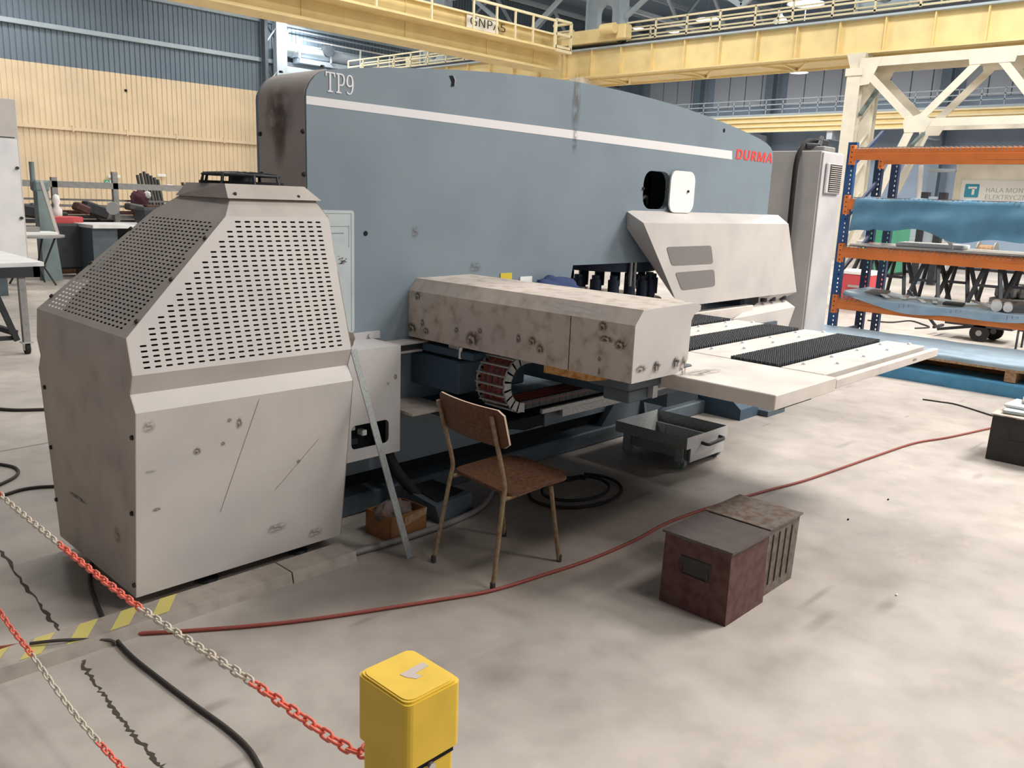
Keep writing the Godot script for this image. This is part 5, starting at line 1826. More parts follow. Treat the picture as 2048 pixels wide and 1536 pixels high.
	cable("floor_cable", "dark cable on pale floor at left edge, farthest of three left of the cabinet", [Vector3(1.759, 0.000, -7.041), Vector3(1.801, 0.000, -6.951), Vector3(1.901, 0.000, -6.835), Vector3(2.104, 0.000, -6.715)], 0.012, M.cable_black)
	cable("floor_cable", "looped dark cable end on pale floor at the left edge", [Vector3(1.358, 0.000, -5.659), Vector3(1.413, 0.000, -5.564), Vector3(1.457, -0.000, -5.453), Vector3(1.450, 0.000, -5.349), Vector3(1.398, 0.000, -5.252), Vector3(1.304, 0.000, -5.173), Vector3(1.244, 0.000, -5.137)], 0.009, M.cable_black)
	cable("floor_cable", "dark cable reaching the left edge of the perforated cabinet, above the chain", [Vector3(1.168, -0.000, -4.944), Vector3(1.279, 0.000, -4.981), Vector3(1.370, 0.000, -5.010), Vector3(1.454, 0.000, -4.992), Vector3(1.537, 0.000, -4.944)], 0.009, M.cable_black)
	cable("floor_cable", "thin cable on pale floor running to the black metal box at right", [Vector3(8.209, 0.000, -2.473), Vector3(8.239, 0.000, -2.328), Vector3(8.245, 0.000, -2.180), Vector3(8.046, -0.000, -1.839)], 0.007, M.cable_black)
	var coil = []
	for i in 46:
		var a = TAU * i / 22.0 - 0.6
		coil.append(Vector3(3.72 + cos(a) * (0.36 - 0.004 * i), 0.004 + 0.012 * (i / 22), -2.98 + sin(a) * (0.27 - 0.003 * i)))
	cable("coiled_hose", "black hose coiled on the dirty floor behind the chair", coil, 0.0095, M.rubber, "hose")
	cable("grey_hose", "grey hose on the floor running from the cabinet corner past the carton", [Vector3(2.16, 0, -3.1), Vector3(2.37, 0, -3.08), Vector3(2.55, 0, -3.07), Vector3(2.83, 0, -3.075), Vector3(3.1, 0, -3.13), Vector3(3.3, 0.02, -3.24), Vector3(3.5, 0.05, -3.42)], 0.017, M.window_grey, "hose")
	cable("thick_hose", "thick dark hose sloping down from the press to the floor beside the carton", [Vector3(2.74, 0.3, -3.5), Vector3(2.76, 0.18, -3.42), Vector3(2.84, 0.05, -3.3), Vector3(2.98, 0.0, -3.22)], 0.03, M.rubber, "hose")
	# leaning bar, threshold, carton, trough
	s = st()
	bar(s, Vector3(2.412, 0.002, -2.9), Vector3(2.262, 0.99, -3.14), 0.006, 0.034)
	tag(put("flat_bar", s, M.zinc), "long flat aluminium bar leaning against the perforated cabinet", "bar")
	for q in [[0.2, 1.855, "longer steel floor threshold with yellow hazard stripes, under the cabinet front"], [1.862, 2.2, "short plain steel threshold piece at the right end of the striped one"]]:
		t = thing("threshold", q[2], "threshold", Vector3(0, 0, -3.03))
		s = st()
		prism(s, poly([Vector2(-0.15, 0.0), Vector2(0.0, 0.0), Vector2(-0.012, 0.05), Vector2(-0.15, 0.05)]), at_x(q[0]), q[1] - q[0])
		put("body", s, M.threshold_steel, t)
		if q[0] < 1:
			for i in 5:
				s = st()
				var x = 0.62 + i * 0.155
				quad(s, Vector3(x, 0.0512, -0.022), Vector3(x + 0.07, 0.0512, -0.022), Vector3(x + 0.16, 0.0512, -0.148), Vector3(x + 0.09, 0.0512, -0.148))
				put("hazard_stripe", s, M.hazard_yellow, t)
	t = thing("carton", "small open cardboard box with grey rag, on the floor beside the leaning bar", "box", Vector3(2.57, 0, -3.2), "", 0.06)
	s = st()
	for q in [[Vector3(-0.12, 0, 0.085), Vector3(0.125, 0.125, 0.09)], [Vector3(-0.12, 0, -0.1), Vector3(0.125, 0.125, -0.095)], [Vector3(-0.12, 0, -0.1), Vector3(-0.115, 0.13, 0.09)], [Vector3(0.12, 0, -0.1), Vector3(0.125, 0.125, 0.09)], [Vector3(-0.12, 0, -0.1), Vector3(0.125, 0.005, 0.09)]]:
		span(s, q[0], q[1])
	put("body", s, M.carton, t)
	s = st()
	hexa(s, [Vector3(-0.03, 0.06, 0.092), Vector3(0.122, 0.09, 0.092), Vector3(-0.03, 0.062, 0.092), Vector3(0.122, 0.092, 0.092), Vector3(-0.03, 0.11, 0.096), Vector3(0.122, 0.125, 0.096), Vector3(-0.03, 0.112, 0.096), Vector3(0.122, 0.127, 0.096)])
	put("flap", s, M.timber, t)
	s = st()
	lump(s, Vector3(2.55, 0.115, -3.2), Vector3(0.105, 0.055, 0.08), 5)
	tag(put("rag", s, M.rag), "crumpled grey rag lying in the small cardboard box", "rag")
	t = thing("steel_trough", "dark blue grey steel trough on the floor behind the chair legs", "trough", Vector3(2.78, 0, -3.12))
	s = st()
	hexa(s, [Vector3(0.02, 0, -0.3), Vector3(0.3, 0, -0.3), Vector3(0.0, 0.13, -0.3), Vector3(0.2, 0.13, -0.3), Vector3(0.02, 0, 0.0), Vector3(0.3, 0, -0.05), Vector3(0.0, 0.1, -0.02), Vector3(0.3, 0.1, -0.06)])
	put("body", s, M.slate, t)
	s = st()
	hexa(s, [Vector3(0.04, 0.11, -0.28), Vector3(0.2, 0.12, -0.28), Vector3(0.04, 0.138, -0.28), Vector3(0.2, 0.138, -0.28), Vector3(0.04, 0.09, -0.05), Vector3(0.27, 0.09, -0.09), Vector3(0.04, 0.107, -0.05), Vector3(0.27, 0.107, -0.09)])
	put("hollow", s, M.dark_void, t)
	# plain board on the press flank
	t = thing("notice_board", "pale grey notice board with faint drawings on the blue press flank", "board", Vector3(0, 0, 0))
	s = st()
	prism(s, rounded(2.32, 0.98, 2.594, 1.605, 0.015, 3), at_z(-3.598), 0.006)
	var bd = put("board", s, M.board_pale, t)
	s = st()
	for q in [[2.575, 0.99, 2.577, 1.59], [2.34, 1.588, 2.577, 1.59], [2.33, 1.49, 2.53, 1.494], [2.56, 1.42, 2.562, 1.53], [2.43, 1.525, 2.56, 1.527]]:
		span(s, Vector3(q[0], q[1], -3.5922), Vector3(q[2], q[3], -3.5912))
	put("printed_line", s, M.grey_green, bd)
	s = st()
	for i in 14:
		box(s, Vector3(rng.randf_range(2.49, 2.55), rng.randf_range(1.335, 1.385), -3.5917), Vector3(rng.randf_range(0.006, 0.03), rng.randf_range(0.002, 0.006), 0.001))
	put("drawing", s, M.window_grey, bd)
	# cloth bundle on the switch box and blue overalls in the throat
	s = st()
	lump(s, Vector3(2.40, 0.985, -3.45), Vector3(0.07, 0.055, 0.07), 11)
	tag(put("rag", s, M.rag), "brown grey rag bundled on top of the switch box beside the cabinet", "rag")
	s = st()
	lump(s, Vector3(4.06, 1.135, -3.52), Vector3(0.24, 0.075, 0.07), 17)
	tag(put("overalls", s, M.blue_cloth), "crumpled dark blue overalls behind the press arm", "clothes")
	# little debris on the open floor
	for q in [[Vector3(5.099, 0.000, -1.647), "farther of two dark specks on the open floor at right"], [Vector3(4.573, 0.000, -1.675), "nearer of two dark specks on the open floor at right"], [Vector3(3.802, 0.000, -1.134), "small white crumb alone on the open floor, lower right"]]:
		s = st()
		box(s, q[0] + Vector3(0, 0.004, 0), Vector3(0.012, 0.008, 0.009), 0.002)
		tag(put("crumb", s, M.paper if "white" in q[1] else M.dark_void), q[1], "debris")

func lump(s, c: Vector3, r: Vector3, sd: int):
	# a crumpled heap of cloth: a noisy dome
	var n = FastNoiseLite.new()
	n.seed = sd
	n.frequency = 0.8
	var nu := 22
	var nv := 12
	s.set_smooth_group(1)
	var g = []
	for j in nv + 1:
		var row = []
		for i in nu:
			var a = TAU * i / nu
			var b = -PI / 2 + PI * j / nv
			var d = Vector3(cos(a) * cos(b), sin(b), sin(a) * cos(b))
			var k = 1.0 + 0.45 * n.get_noise_3d(d.x * 2.2, d.y * 2.2, d.z * 2.2)
			row.append(c + Vector3(d.x * r.x, maxf(d.y, -0.8) * r.y, d.z * r.z) * k)
		g.append(row)
	for j in nv:
		for i in nu:
			quad(s, g[j][i], g[j + 1][i], g[j + 1][(i + 1) % nu], g[j][(i + 1) % nu])
	s.set_smooth_group(-1)

func cloth_sheet(s, xs: int, ys: int, f: Callable):
	# a grid of points f(u, v), both faces drawn
	s.set_smooth_group(1)
	for j in ys:
		for i in xs:
			quad(s, f.call(float(i) / xs, float(j) / ys), f.call(float(i) / xs, float(j + 1) / ys), f.call(float(i + 1) / xs, float(j + 1) / ys), f.call(float(i + 1) / xs, float(j) / ys))
	s.set_smooth_group(-1)

# ---------------------------------------------------------------- rack and sheet stacks
func rack():
	var s
	var t = thing("pallet_rack", "pallet rack with dark blue posts and orange beams behind the press table", "rack", Vector3(10.0, 0, -4.17))
	# the near left post has a face pierced by rows of holes
	for q in [[0.0, 0.0], [0.85, 0.0], [1.4, 0.0], [0.0, 2.85], [0.85, 2.85]]:
		s = st()
		var x = q[0]
		var z = q[1]
		if x == 0.0 and z == 0.0:
			perforated(s, Transform3D(Basis(Vector3(0, 0, 1), Vector3(0, 1, 0), Vector3(-1, 0, 0)), Vector3(0, 0, 0)), rect2(-0.045, 0.0, 0.05, 2.47), rect2(-0.04, 0.02, 0.049, 2.46), Vector2(0.022, 0.05), Vector2(0.056, 0.05), Vector2(0.014, 0.022))
		else:
			perforated(s, Transform3D(Basis(Vector3(0, 0, 1), Vector3(0, 1, 0), Vector3(-1, 0, 0)), Vector3(x, 0, z)), rect2(-0.045, 0.0, 0.05, 2.47), rect2(-0.044, 0.02, 0.049, 2.46), Vector2(-0.024, 0.05), Vector2(0.048, 0.06), Vector2(0.016, 0.028))
		span(s, Vector3(x, 0, z - 0.047), Vector3(x + 0.07, 2.47, z - 0.045)); span(s, Vector3(x, 0, z + 0.049), Vector3(x + 0.07, 2.47, z + 0.051))
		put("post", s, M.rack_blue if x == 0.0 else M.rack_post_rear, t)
		s = st()
		span(s, Vector3(x - 0.03, 0, z - 0.07), Vector3(x + 0.1, 0.008, z + 0.07))
		put("foot_plate", s, M.rack_blue, t)
	for z in [0.0, 2.85]:
		for y in [0.25, 0.95, 1.6, 2.2]:
			s = st()
			bar(s, Vector3(0.05, y, z), Vector3(0.86, y + (0.45 if y > 0.3 else 0.0), z), 0.03, 0.04)
			put("brace", s, M.rack_post_rear, t)
	for y in [2.32, 1.76, 1.205, 0.6]:
		for x in [-0.02, 0.87]:
			s = st()
			span(s, Vector3(x - 0.025, y - 0.05, 0.05), Vector3(x + 0.025, y + 0.075, 2.8), 0.004)
			span(s, Vector3(x - 0.03, y - 0.05, 0.05), Vector3(x + 0.025, y + 0.02, 2.8), 0.004)
			var bm = put("beam", s, M.rack_orange, t)
			for z in [0.0, 2.8]:
				s = st()
				span(s, Vector3(x - 0.034, y - 0.105, z), Vector3(x - 0.028, y + 0.115, z + 0.055), 0.002)
				span(s, Vector3(x - 0.03, y - 0.105, z + 0.05), Vector3(x + 0.03, y + 0.115, z + 0.056))
				put("end_plate", s, M.rack_orange, bm)
				for k in 4:
					s = st()
					cyl(s, Vector3(x - 0.034, y - 0.075 + k * 0.055, z + 0.03), Vector3(x - 0.037, y - 0.075 + k * 0.055, z + 0.03), 0.008, 8)
					put("hole", s, M.dark_steel, bm)
		# wire deck lipped over the front beam
		s = st()
		for i in 54:
			var z = 0.08 + i * 0.05
			bar(s, Vector3(-0.055, y + 0.085, z), Vector3(0.88, y + 0.085, z), 0.005, 0.005)
			bar(s, Vector3(-0.055, y + 0.088, z), Vector3(-0.055, y + 0.045, z), 0.005, 0.005)
		for k in 7:
			bar(s, Vector3(-0.02 + k * 0.145, y + 0.09, 0.06), Vector3(-0.02 + k * 0.145, y + 0.09, 2.8), 0.006, 0.006)
		var wd = put("wire_deck", s, M.scrap_metal, t)
		wd.set_meta("kind", "stuff")
	# what lies on the shelves
	s = st()
	cloth_sheet(s, 60, 16, func(u, v):
		var z = -4.03 + u * 2.6
		var fall = 0.02 if v < 0.25 else 0.0
		var low = 1.47 + 0.05 * sin(u * 9.0) + 0.03 * sin(u * 23.0 + 1.0) - (0.03 if u < 0.1 else 0.0)
		var y = 1.85 + 0.012 * sin(u * 31.0) if v < 0.3 else lerpf(1.84, low, (v - 0.3) / 0.7)
		var x = 9.945 + (0.3 - v) * 1.6 if v < 0.3 else 9.92 - 0.045 * sin((v - 0.3) / 0.7 * PI * 0.5) + 0.018 * sin(u * 18.0 + v * 5.0) + 0.012 * sin(u * 47.0 + v * 9.0) + 0.012 * sin(v * 12.0 + u * 6.0)
		return Vector3(x, y, z))
	tag(put("tarpaulin", s, M.tarp_blue), "blue tarpaulin hanging from the upper middle shelf of the rack", "tarpaulin")
	s = st()
	cloth_sheet(s, 60, 14, func(u, v):
		var z = -4.05 + u * 2.65
		var edge = 0.62 - 0.03 * sin(u * 5.0) + 0.015 * sin(u * 17.0) + 0.12 * pow(1.0 - u, 8.0)
		var y = 0.715 + 0.012 * sin(u * 26.0) + 0.06 * pow(1.0 - u, 10.0) if v < 0.6 else lerpf(0.715, edge, (v - 0.6) / 0.4)
		var x = 10.75 - v * 1.35 if v < 0.6 else 9.94 - 0.02 * (v - 0.6) + 0.01 * sin(u * 30.0 + v * 8.0)
		return Vector3(x, y, z))
	tag(put("plastic_sheet", s, M.tarp_pale), "pale blue plastic sheet on the lowest shelf of the rack, under scraps", "sheet")
	s = st()
	box(s, Vector3(10.42, 1.31, -2.75), Vector3(0.9, 0.022, 2.6), 0.004)
	tag(put("sheet_pack", s, M.bright_steel), "flat bright metal sheet on the middle rack shelf below the tarpaulin", "sheet")
	s = st()
	box(s, Vector3(10.35, 1.345, -3.25), Vector3(0.5, 0.045, 0.7), 0.012, Basis(Vector3.UP, 0.15))
	tag(put("white_sheet", s, M.paper), "rounded white sheet lying on the bright sheet of the middle shelf", "sheet")
	s = st()
	tube(s, [Vector3(10.1, 1.32, -2.98), Vector3(10.1, 1.36, -2.98), Vector3(10.08, 1.41, -3.0), Vector3(10.05, 1.43, -3.03)], 0.022, 8)
	tag(put("white_pipe_bend", s, M.paper), "small bent white pipe standing on the bright sheet", "pipe")
	var odds = [["white_strip", "white plastic strip slanting over the scraps, left part of the low shelf", Vector3(10.1, 0.75, -3.62), Vector3(0.3, 0.012, 0.05), 0.6, "paper"], ["white_strip", "white plastic strip lying flat, next to the slanting one on the low shelf", Vector3(10.2, 0.745, -3.42), Vector3(0.28, 0.02, 0.06), 0.2, "paper"], ["white_strip", "long white strip slanting in the middle of the low shelf scraps", Vector3(10.12, 0.74, -3.22), Vector3(0.34, 0.015, 0.045), 0.5, "paper"], ["white_strip", "short white strip just right of the long slanting one", Vector3(10.16, 0.738, -3.08), Vector3(0.24, 0.015, 0.05), 0.3, "paper"], ["grey_offcut", "crumpled grey plastic lying left of the white strips on the low shelf", Vector3(10.3, 0.76, -3.78), Vector3(0.3, 0.03, 0.22), 0.1, "scrap_metal"], ["black_tray", "flat black tray with white rim among the low shelf scraps", Vector3(10.08, 0.738, -2.86), Vector3(0.14, 0.03, 0.2), 0.1, "brush_black"], ["grey_bar", "long pale bar lying slantwise between black tray and white rolls", Vector3(10.1, 0.77, -2.6), Vector3(0.4, 0.02, 0.03), 0.7, "cover_paint"], ["grey_bar", "bent pale bar across the right part of the low shelf", Vector3(10.2, 0.80, -2.42), Vector3(0.4, 0.02, 0.03), -0.5, "cover_paint"], ["grey_offcut", "dark scrap plate behind the white rolls on the low shelf", Vector3(10.35, 0.77, -2.35), Vector3(0.4, 0.06, 0.4), 0.4, "scrap_metal"]]
	for q in odds:
		s = st()
		box(s, q[2], q[3], 0.004, Basis(Vector3.UP, q[4]) * Basis(Vector3(0, 0, 1), 0.05))
		tag(put(q[0], s, M[q[5]]), q[1], "scrap")
	for q in [[Vector3(10.0, 0.765, -2.42), 0.055, "left and larger of two cream rolls on the low shelf"], [Vector3(10.0, 0.76, -2.31), 0.045, "right and smaller of two cream rolls on the low shelf"]]:
		s = st()
		cyl(s, q[0], q[0] + Vector3(0.16, 0.01, -0.04), q[1], 18)
		tag(put("cream_roll", s, M.nylon_white), q[2], "roll")
	# film-wrapped sheet stacks on timber, in front of the rack
	s = st()
	cloth_sheet(s, 40, 12, func(u, v):
		var z = -4.25 + u * 3.5
		var wob = 0.006 * sin(u * 34.0 + v * 6.0) + 0.004 * sin(u * 71.0)
		if v < 0.35: return Vector3(9.05 + wob, v / 0.35 * 0.14, z)
		return Vector3(9.05 + (v - 0.35) / 0.65 * 0.85, 0.14 + wob * 0.5, z))
	tag(put("lower_sheet_stack", s, M.wrap_blue), "bright blue film wrapped sheet stack lying on the floor before the rack", "sheet stack")
	t = thing("timber_pallet", "timber pallet between the blue wrapped sheet stacks, dark gap under its board", "pallet", Vector3(9.05, 0.14, 0))
	s = st()
	span(s, Vector3(0.01, 0.105, -4.2), Vector3(0.85, 0.13, -0.8), 0.002)
	put("deck_board", s, M.timber, t)
	for z in [-4.0, -3.0, -1.98, -0.95]:
		s = st()
		span(s, Vector3(0.02, 0.0, z - 0.05), Vector3(0.8, 0.105, z + 0.05), 0.002)
		put("block", s, M.timber, t)
	s = st()
	span(s, Vector3(0.4, 0.0, -4.2), Vector3(0.82, 0.1, -0.8))
	put("runner", s, M.carton, t)
	s = st()
	cloth_sheet(s, 44, 22, func(u, v):
		var z = -4.3 + u * 3.6
		var wob = 0.006 * sin(u * 29.0 + v * 4.0) + 0.004 * sin(u * 63.0 + 2.0)
		if v < 0.12: return Vector3(9.06 + wob * 0.5, 0.268 + v / 0.12 * 0.045, z)
		var k = (v - 0.12) / 0.88
		return Vector3(9.06 + k * 0.88, 0.313 + 0.012 * (1.0 - absf(sin(k * 9.5))) + 0.022 * k + wob * 0.4, z))
	tag(put("upper_sheet_stack", s, M.tarp_pale), "pale blue film wrapped sheet stack on the timber pallet before the rack", "sheet stack")

# ---------------------------------------------------------------- far left of the hall
func far_left():
	var s
	var t = thing("white_cabinet", "tall white switch cabinet on dark plinth at the left edge", "cabinet", Vector3(4.17, 0, -13.9))
	s = st()
	span(s, Vector3(-1.6, 0.28, -0.6), Vector3(0.0, 2.8, 0.0), 0.008)
	put("body", s, M.cover_paint, t)
	s = st()
	span(s, Vector3(-1.55, 0.0, -0.55), Vector3(-0.3, 0.28, -0.04))
	put("plinth", s, M.slate, t)
	s = st()
	span(s, Vector3(-1.59, 2.262, 0.0), Vector3(-0.05, 2.275, 0.004))
	put("door_gap", s, M.dark_steel, t)
	s = st()
	span(s, Vector3(-1.56, 0.3, 0.0), Vector3(-0.03, 2.25, 0.02), 0.004)
	put("door", s, M.white_paint, t)
	for p in [Vector3(-0.06, 1.135, 0.02), Vector3(-0.06, 1.846, 0.02)]:
		s = st()
		cyl(s, p, p + Vector3(0, 0, 0.03), 0.022, 10)
		put("knob", s, M.dark_steel, t)
	# rolling bench
	t = thing("rolling_bench", "grey steel table on castors with white top, at the left edge", "table", Vector3(2.7, 0, -9.0))
	s = st()
	hexa(s, [Vector3(-1.6, 0.86, -1.9), Vector3(0.25, 0.86, -1.9), Vector3(-1.6, 0.9, -1.9), Vector3(0.25, 0.9, -1.9), Vector3(-1.6, 0.86, -0.02), Vector3(0.18, 0.86, -0.16), Vector3(-1.6, 0.9, -0.02), Vector3(0.18, 0.9, -0.16)])
	put("top", s, M.white_paint, t)
	s = st()
	span(s, Vector3(-1.55, 0.76, -0.18), Vector3(0.12, 0.86, -0.1)); span(s, Vector3(0.06, 0.76, -1.8), Vector3(0.12, 0.86, -0.1))
	put("apron", s, M.dark_steel, t)
	for p in [[Vector3(-0.04, 0.12, -0.15), Vector3(-0.04, 0.8, -0.15), 0.06], [Vector3(-0.12, 0.14, -0.16), Vector3(-0.33, 0.8, -0.16), 0.05], [Vector3(-0.1, 0.16, -0.2), Vector3(-1.4, 0.2, -0.2), 0.04], [Vector3(-0.1, 0.2, -0.25), Vector3(-0.6, 0.38, -1.4), 0.05], [Vector3(-0.04, 0.12, -1.7), Vector3(-0.04, 0.8, -1.7), 0.06], [Vector3(-1.5, 0.12, -0.2), Vector3(-1.5, 0.8, -0.2), 0.06], [Vector3(-1.5, 0.12, -1.7), Vector3(-1.5, 0.8, -1.7), 0.06]]:
		s = st()
		bar(s, p[0], p[1], p[2], p[2])
		put("leg" if p[2] == 0.06 else "strut", s, M.scrap_metal if p[2] == 0.06 else M.dark_steel, t)
	for p in [Vector3(-0.04, 0, -0.15), Vector3(-0.04, 0, -1.7), Vector3(-1.5, 0, -0.2), Vector3(-1.5, 0, -1.7)]:
		s = st()
		cyl(s, p + Vector3(-0.02, 0.055, 0), p + Vector3(0.02, 0.055, 0), 0.055, 14)
		var w = put("castor", s, M.rubber, t)
		s = st()
		span(s, p + Vector3(-0.05, 0.11, -0.05), p + Vector3(0.05, 0.125, 0.05)); span(s, p + Vector3(-0.03, 0.04, -0.03), p + Vector3(-0.024, 0.12, 0.03)); span(s, p + Vector3(0.024, 0.04, -0.03), p + Vector3(0.03, 0.12, 0.03))
		put("castor_fork", s, M.bright_steel, w)
	# hairpin table with papers
	t = thing("round_table", "low table with crossed thin metal legs, papers and rail on top", "table", Vector3(4.62, 0, -15.3))
	s = st()
	cyl(s, Vector3(0, 0.78, 0), Vector3(0, 0.81, 0), 0.52, 24)
	put("top", s, M.scrap_metal, t)
	for i in 4:
		var a = PI / 4 + i * PI / 2
		var d = Vector3(cos(a), 0, sin(a))
		s = st()
		tube(s, [d * 0.42 + Vector3(0, 0.78, 0), d * 0.2 + Vector3(0, 0.3, 0), d * 0.38], 0.016, 6)
		put("leg", s, M.dark_steel, t)
	s = st()
	var ring = []
	for i in 16: ring.append(Vector3(cos(TAU * i / 16) * 0.2, 0.3, sin(TAU * i / 16) * 0.2))
	tube(s, ring, 0.014, 6, true)
	put("ring", s, M.dark_steel, t)
	for q in [["paper_stack", "pile of white papers on the low crossed leg table", Vector3(4.75, 0.835, -15.3), Vector3(0.5, 0.05, 0.4), "paper", "paper"], ["aluminium_rail", "grey rail lying across the papers on the low crossed leg table", Vector3(4.35, 0.9, -15.2), Vector3(0.8, 0.09, 0.08), "scrap_metal", "rail"]]:
		s = st()
		box(s, q[2], q[3], 0.006)
		tag(put(q[0], s, M[q[4]]), q[1], q[5])
	# pallet of planks
	t = thing("plank_pallet", "timber pallet with sloping planks on the far floor behind the low table", "pallet", Vector3(6.2, 0, -17.6))
	for i in 7:
		s = st()
		span(s, Vector3(-1.0 + i * 0.3, 0.11, -0.7), Vector3(-0.8 + i * 0.3, 0.14, 0.7))
		put("plank", s, M.timber, t)
	for i in 3:
		s = st()
		span(s, Vector3(-1.05, 0.0, -0.68 + i * 0.62), Vector3(1.05, 0.11, -0.56 + i * 0.62))
		put("bearer", s, M.timber, t)
	# workbench
	t = thing("workbench", "steel workbench with white top behind the perforated cabinet", "workbench", Vector3(6.6, 0, -16.0))
	s = st()
	span(s, Vector3(-0.9, 0.9, -0.6), Vector3(2.2, 0.96, 0.5), 0.005)
	put("top", s, M.white_paint, t)
	s = st()
	span(s, Vector3(-0.88, 0.0, -0.5), Vector3(-0.45, 0.9, 0.4))
	put("pedestal", s, M.slate, t)
	s = st()
	span(s, Vector3(-0.45, 0.35, -0.5), Vector3(2.1, 0.4, 0.4))
	put("shelf", s, M.slate, t)
	s = st()
	span(s, Vector3(-0.45, 0.0, -0.55), Vector3(2.1, 0.88, -0.5))
	put("back_panel", s, M.dark_steel, t)
	for q in [["vise", "dark machine vise with pale round jaw on the far workbench", Vector3(6.9, 1.12, -15.9), Vector3(0.5, 0.3, 0.4), "dark_steel"], ["parts_crate", "dark crate of parts on the shelf under the far workbench", Vector3(6.7, 0.5, -15.8), Vector3(0.6, 0.2, 0.5), "scrap_metal"]]:
		s = st()
		box(s, q[2], q[3], 0.05)
		tag(put(q[0], s, M[q[4]]), q[1], "tool" if q[0] == "vise" else "crate")
	s = st()
	cyl(s, Vector3(6.100, 1.253, -15.600), Vector3(6.100, 1.253, -15.600) + Vector3(-0.1, 0, 0.25), 0.11, 16)
	tag(put("pale_coil", s, M.bright_steel), "pale round coil lying above the vise on the far workbench", "coil")
	# bar rack before the cream wall
	t = thing("bar_rack", "long grey storage rack with rails and posts before the cream wall", "rack", Vector3(0, 0, -18))
	for q in [[Vector3(4.9, 1.62, 0), Vector3(12.0, 1.62, 0), 0.1, 0.12], [Vector3(4.9, 1.2, -0.6), Vector3(12.0, 1.2, -0.6), 0.05, 0.05], [Vector3(4.9, 0.78, 0.0), Vector3(9.0, 0.78, 0.0), 0.1, 0.1], [Vector3(4.9, 1.32, -0.6), Vector3(9.8, 1.32, -0.6), 0.04, 0.04]]:
		s = st()
		bar(s, q[0], q[1], q[2], q[3])
		put("rail", s, M.scrap_metal, t)
	for x in [5.95, 7.1, 9.4, 11.5]:
		s = st()
		bar(s, Vector3(x, 0, 0), Vector3(x, 1.9 if x > 7 and x < 7.5 else 1.75, 0), 0.1, 0.1)
		put("post", s, M.scrap_metal, t)
	for i in 9:
		s = st()
		var y = 0.9 + (i % 3) * 0.09
		bar(s, Vector3(4.8 + (i % 4) * 0.3, y, -0.2 - 0.12 * (i / 3)), Vector3(11.0, y, -0.2 - 0.12 * (i / 3)), 0.07, 0.07)
		put("stored_bar", s, [M.pipe_dark, M.scrap_metal, M.box_rust][i % 3], t)
	# grey drill column with leaning bar
	t = thing("drill_column", "grey green tapered machine column at the far left, beside a leaning pale bar", "machine", Vector3(0, 0, -15.9))
	var px = Vector3(5.053, 1.191, -15.900).x
	s = st()
	hexa(s, [Vector3(px - 0.1, 0.0, -0.12), Vector3(px + 0.2, 0.0, -0.12), Vector3(px - 0.1, 1.65, -0.1), Vector3(px + 0.06, 1.65, -0.1), Vector3(px - 0.1, 0.0, 0.12), Vector3(px + 0.2, 0.0, 0.12), Vector3(px - 0.1, 1.65, 0.1), Vector3(px + 0.06, 1.65, 0.1)])
	put("column", s, M.grey_green, t)
	s = st()
	cyl(s, Vector3(px - 0.12, 1.6, 0), Vector3(px - 0.12, 1.98, 0), 0.04, 10); span(s, Vector3(px - 0.14, 1.5, -0.12), Vector3(px + 0.1, 1.68, 0.12), 0.03)
	put("head", s, M.grey_green, t)
	s = st()
	bar(s, Vector3(5.100, 0.765, -15.400), Vector3(4.900, 1.673, -15.400), 0.05, 0.05)
	tag(put("leaning_bar", s, M.cover_paint), "thin pale bar leaning against the grey green machine column", "bar")
	s = st()
	box(s, Vector3(5.563, 0.889, -16.600), Vector3(0.62, 0.34, 0.4), 0.01)
	tag(put("red_crate", s, M.red_paint), "bright red crate under the bar rack at the far left", "crate")
	s = st()
	lathe(s, [Vector2(0, 0), Vector2(0.085, 0.0), Vector2(0.09, 0.16), Vector2(0.04, 0.24), Vector2(0.07, 0.32), Vector2(0.05, 0.42), Vector2(0.0, 0.45)], Transform3D(Basis(), Vector3(5.637, 0.996, -17.000)), 14)
	tag(put("white_bottle", s, M.paper), "white bottle standing on the bar rack above the red crate", "bottle")
	# heaps of tools and offcuts on the rack: separate dark pieces
	for i in 16:
		s = st()
		var p = Vector3(5.3 + i * 0.34, 1.12 + 0.1 * sin(i * 2.3), -17.7 - 0.25 * (i % 3))
		box(s, p, Vector3(rng.randf_range(0.25, 0.5), rng.randf_range(0.12, 0.3), 0.25), 0.03, Basis(Vector3(0, 0, 1), rng.randf_range(-0.5, 0.5)))
		tag(put("offcut", s, [M.dark_steel, M.scrap_metal, M.pipe_dark, M.box_rust][i % 4]), "dark metal offcut in the heap on the bar rack along the cream wall", "offcut", "offcuts heaped on the bar rack")
	for i in 9:
		s = st()
		var x = Vector3(8.073, 1.339, -19.000).x + (i % 9) * 0.075 + (0.5 if i > 6 else 0.0)
		var top = 1.95 - 0.04 * absf(i - 2)
		cyl(s, Vector3(x + 0.12, 0, -18.8 - 0.05 * (i % 2)), Vector3(x, top, -19.2), 0.035, 8)
		tag(put("standing_pipe", s, M.pipe_dark), "dark grey pipe standing upright in the bundle before the cream wall", "pipe", "upright pipes before the cream wall")
	s = st()
	lump(s, Vector3(7.754, 1.349, -18.400) + Vector3(0, -0.1, 0), Vector3(0.2, 0.3, 0.15), 23)
	tag(put("maroon_jacket", s, M.maroon_cloth), "maroon jacket slung over the bar rack beside the upright pipes", "jacket")
	s = st()
	lump(s, Vector3(Vector3(7.909, 1.457, -18.400).x, Vector3(7.909, 1.457, -18.400).y, -18.35), Vector3(0.07, 0.08, 0.06), 29)
	tag(put("white_cloth", s, M.paper), "white cloth tucked beside the maroon jacket on the bar rack", "cloth")
	s = st()
	box(s, Vector3(8.4, 1.15, -18.0), Vector3(1.5, 0.22, 0.4), 0.01)
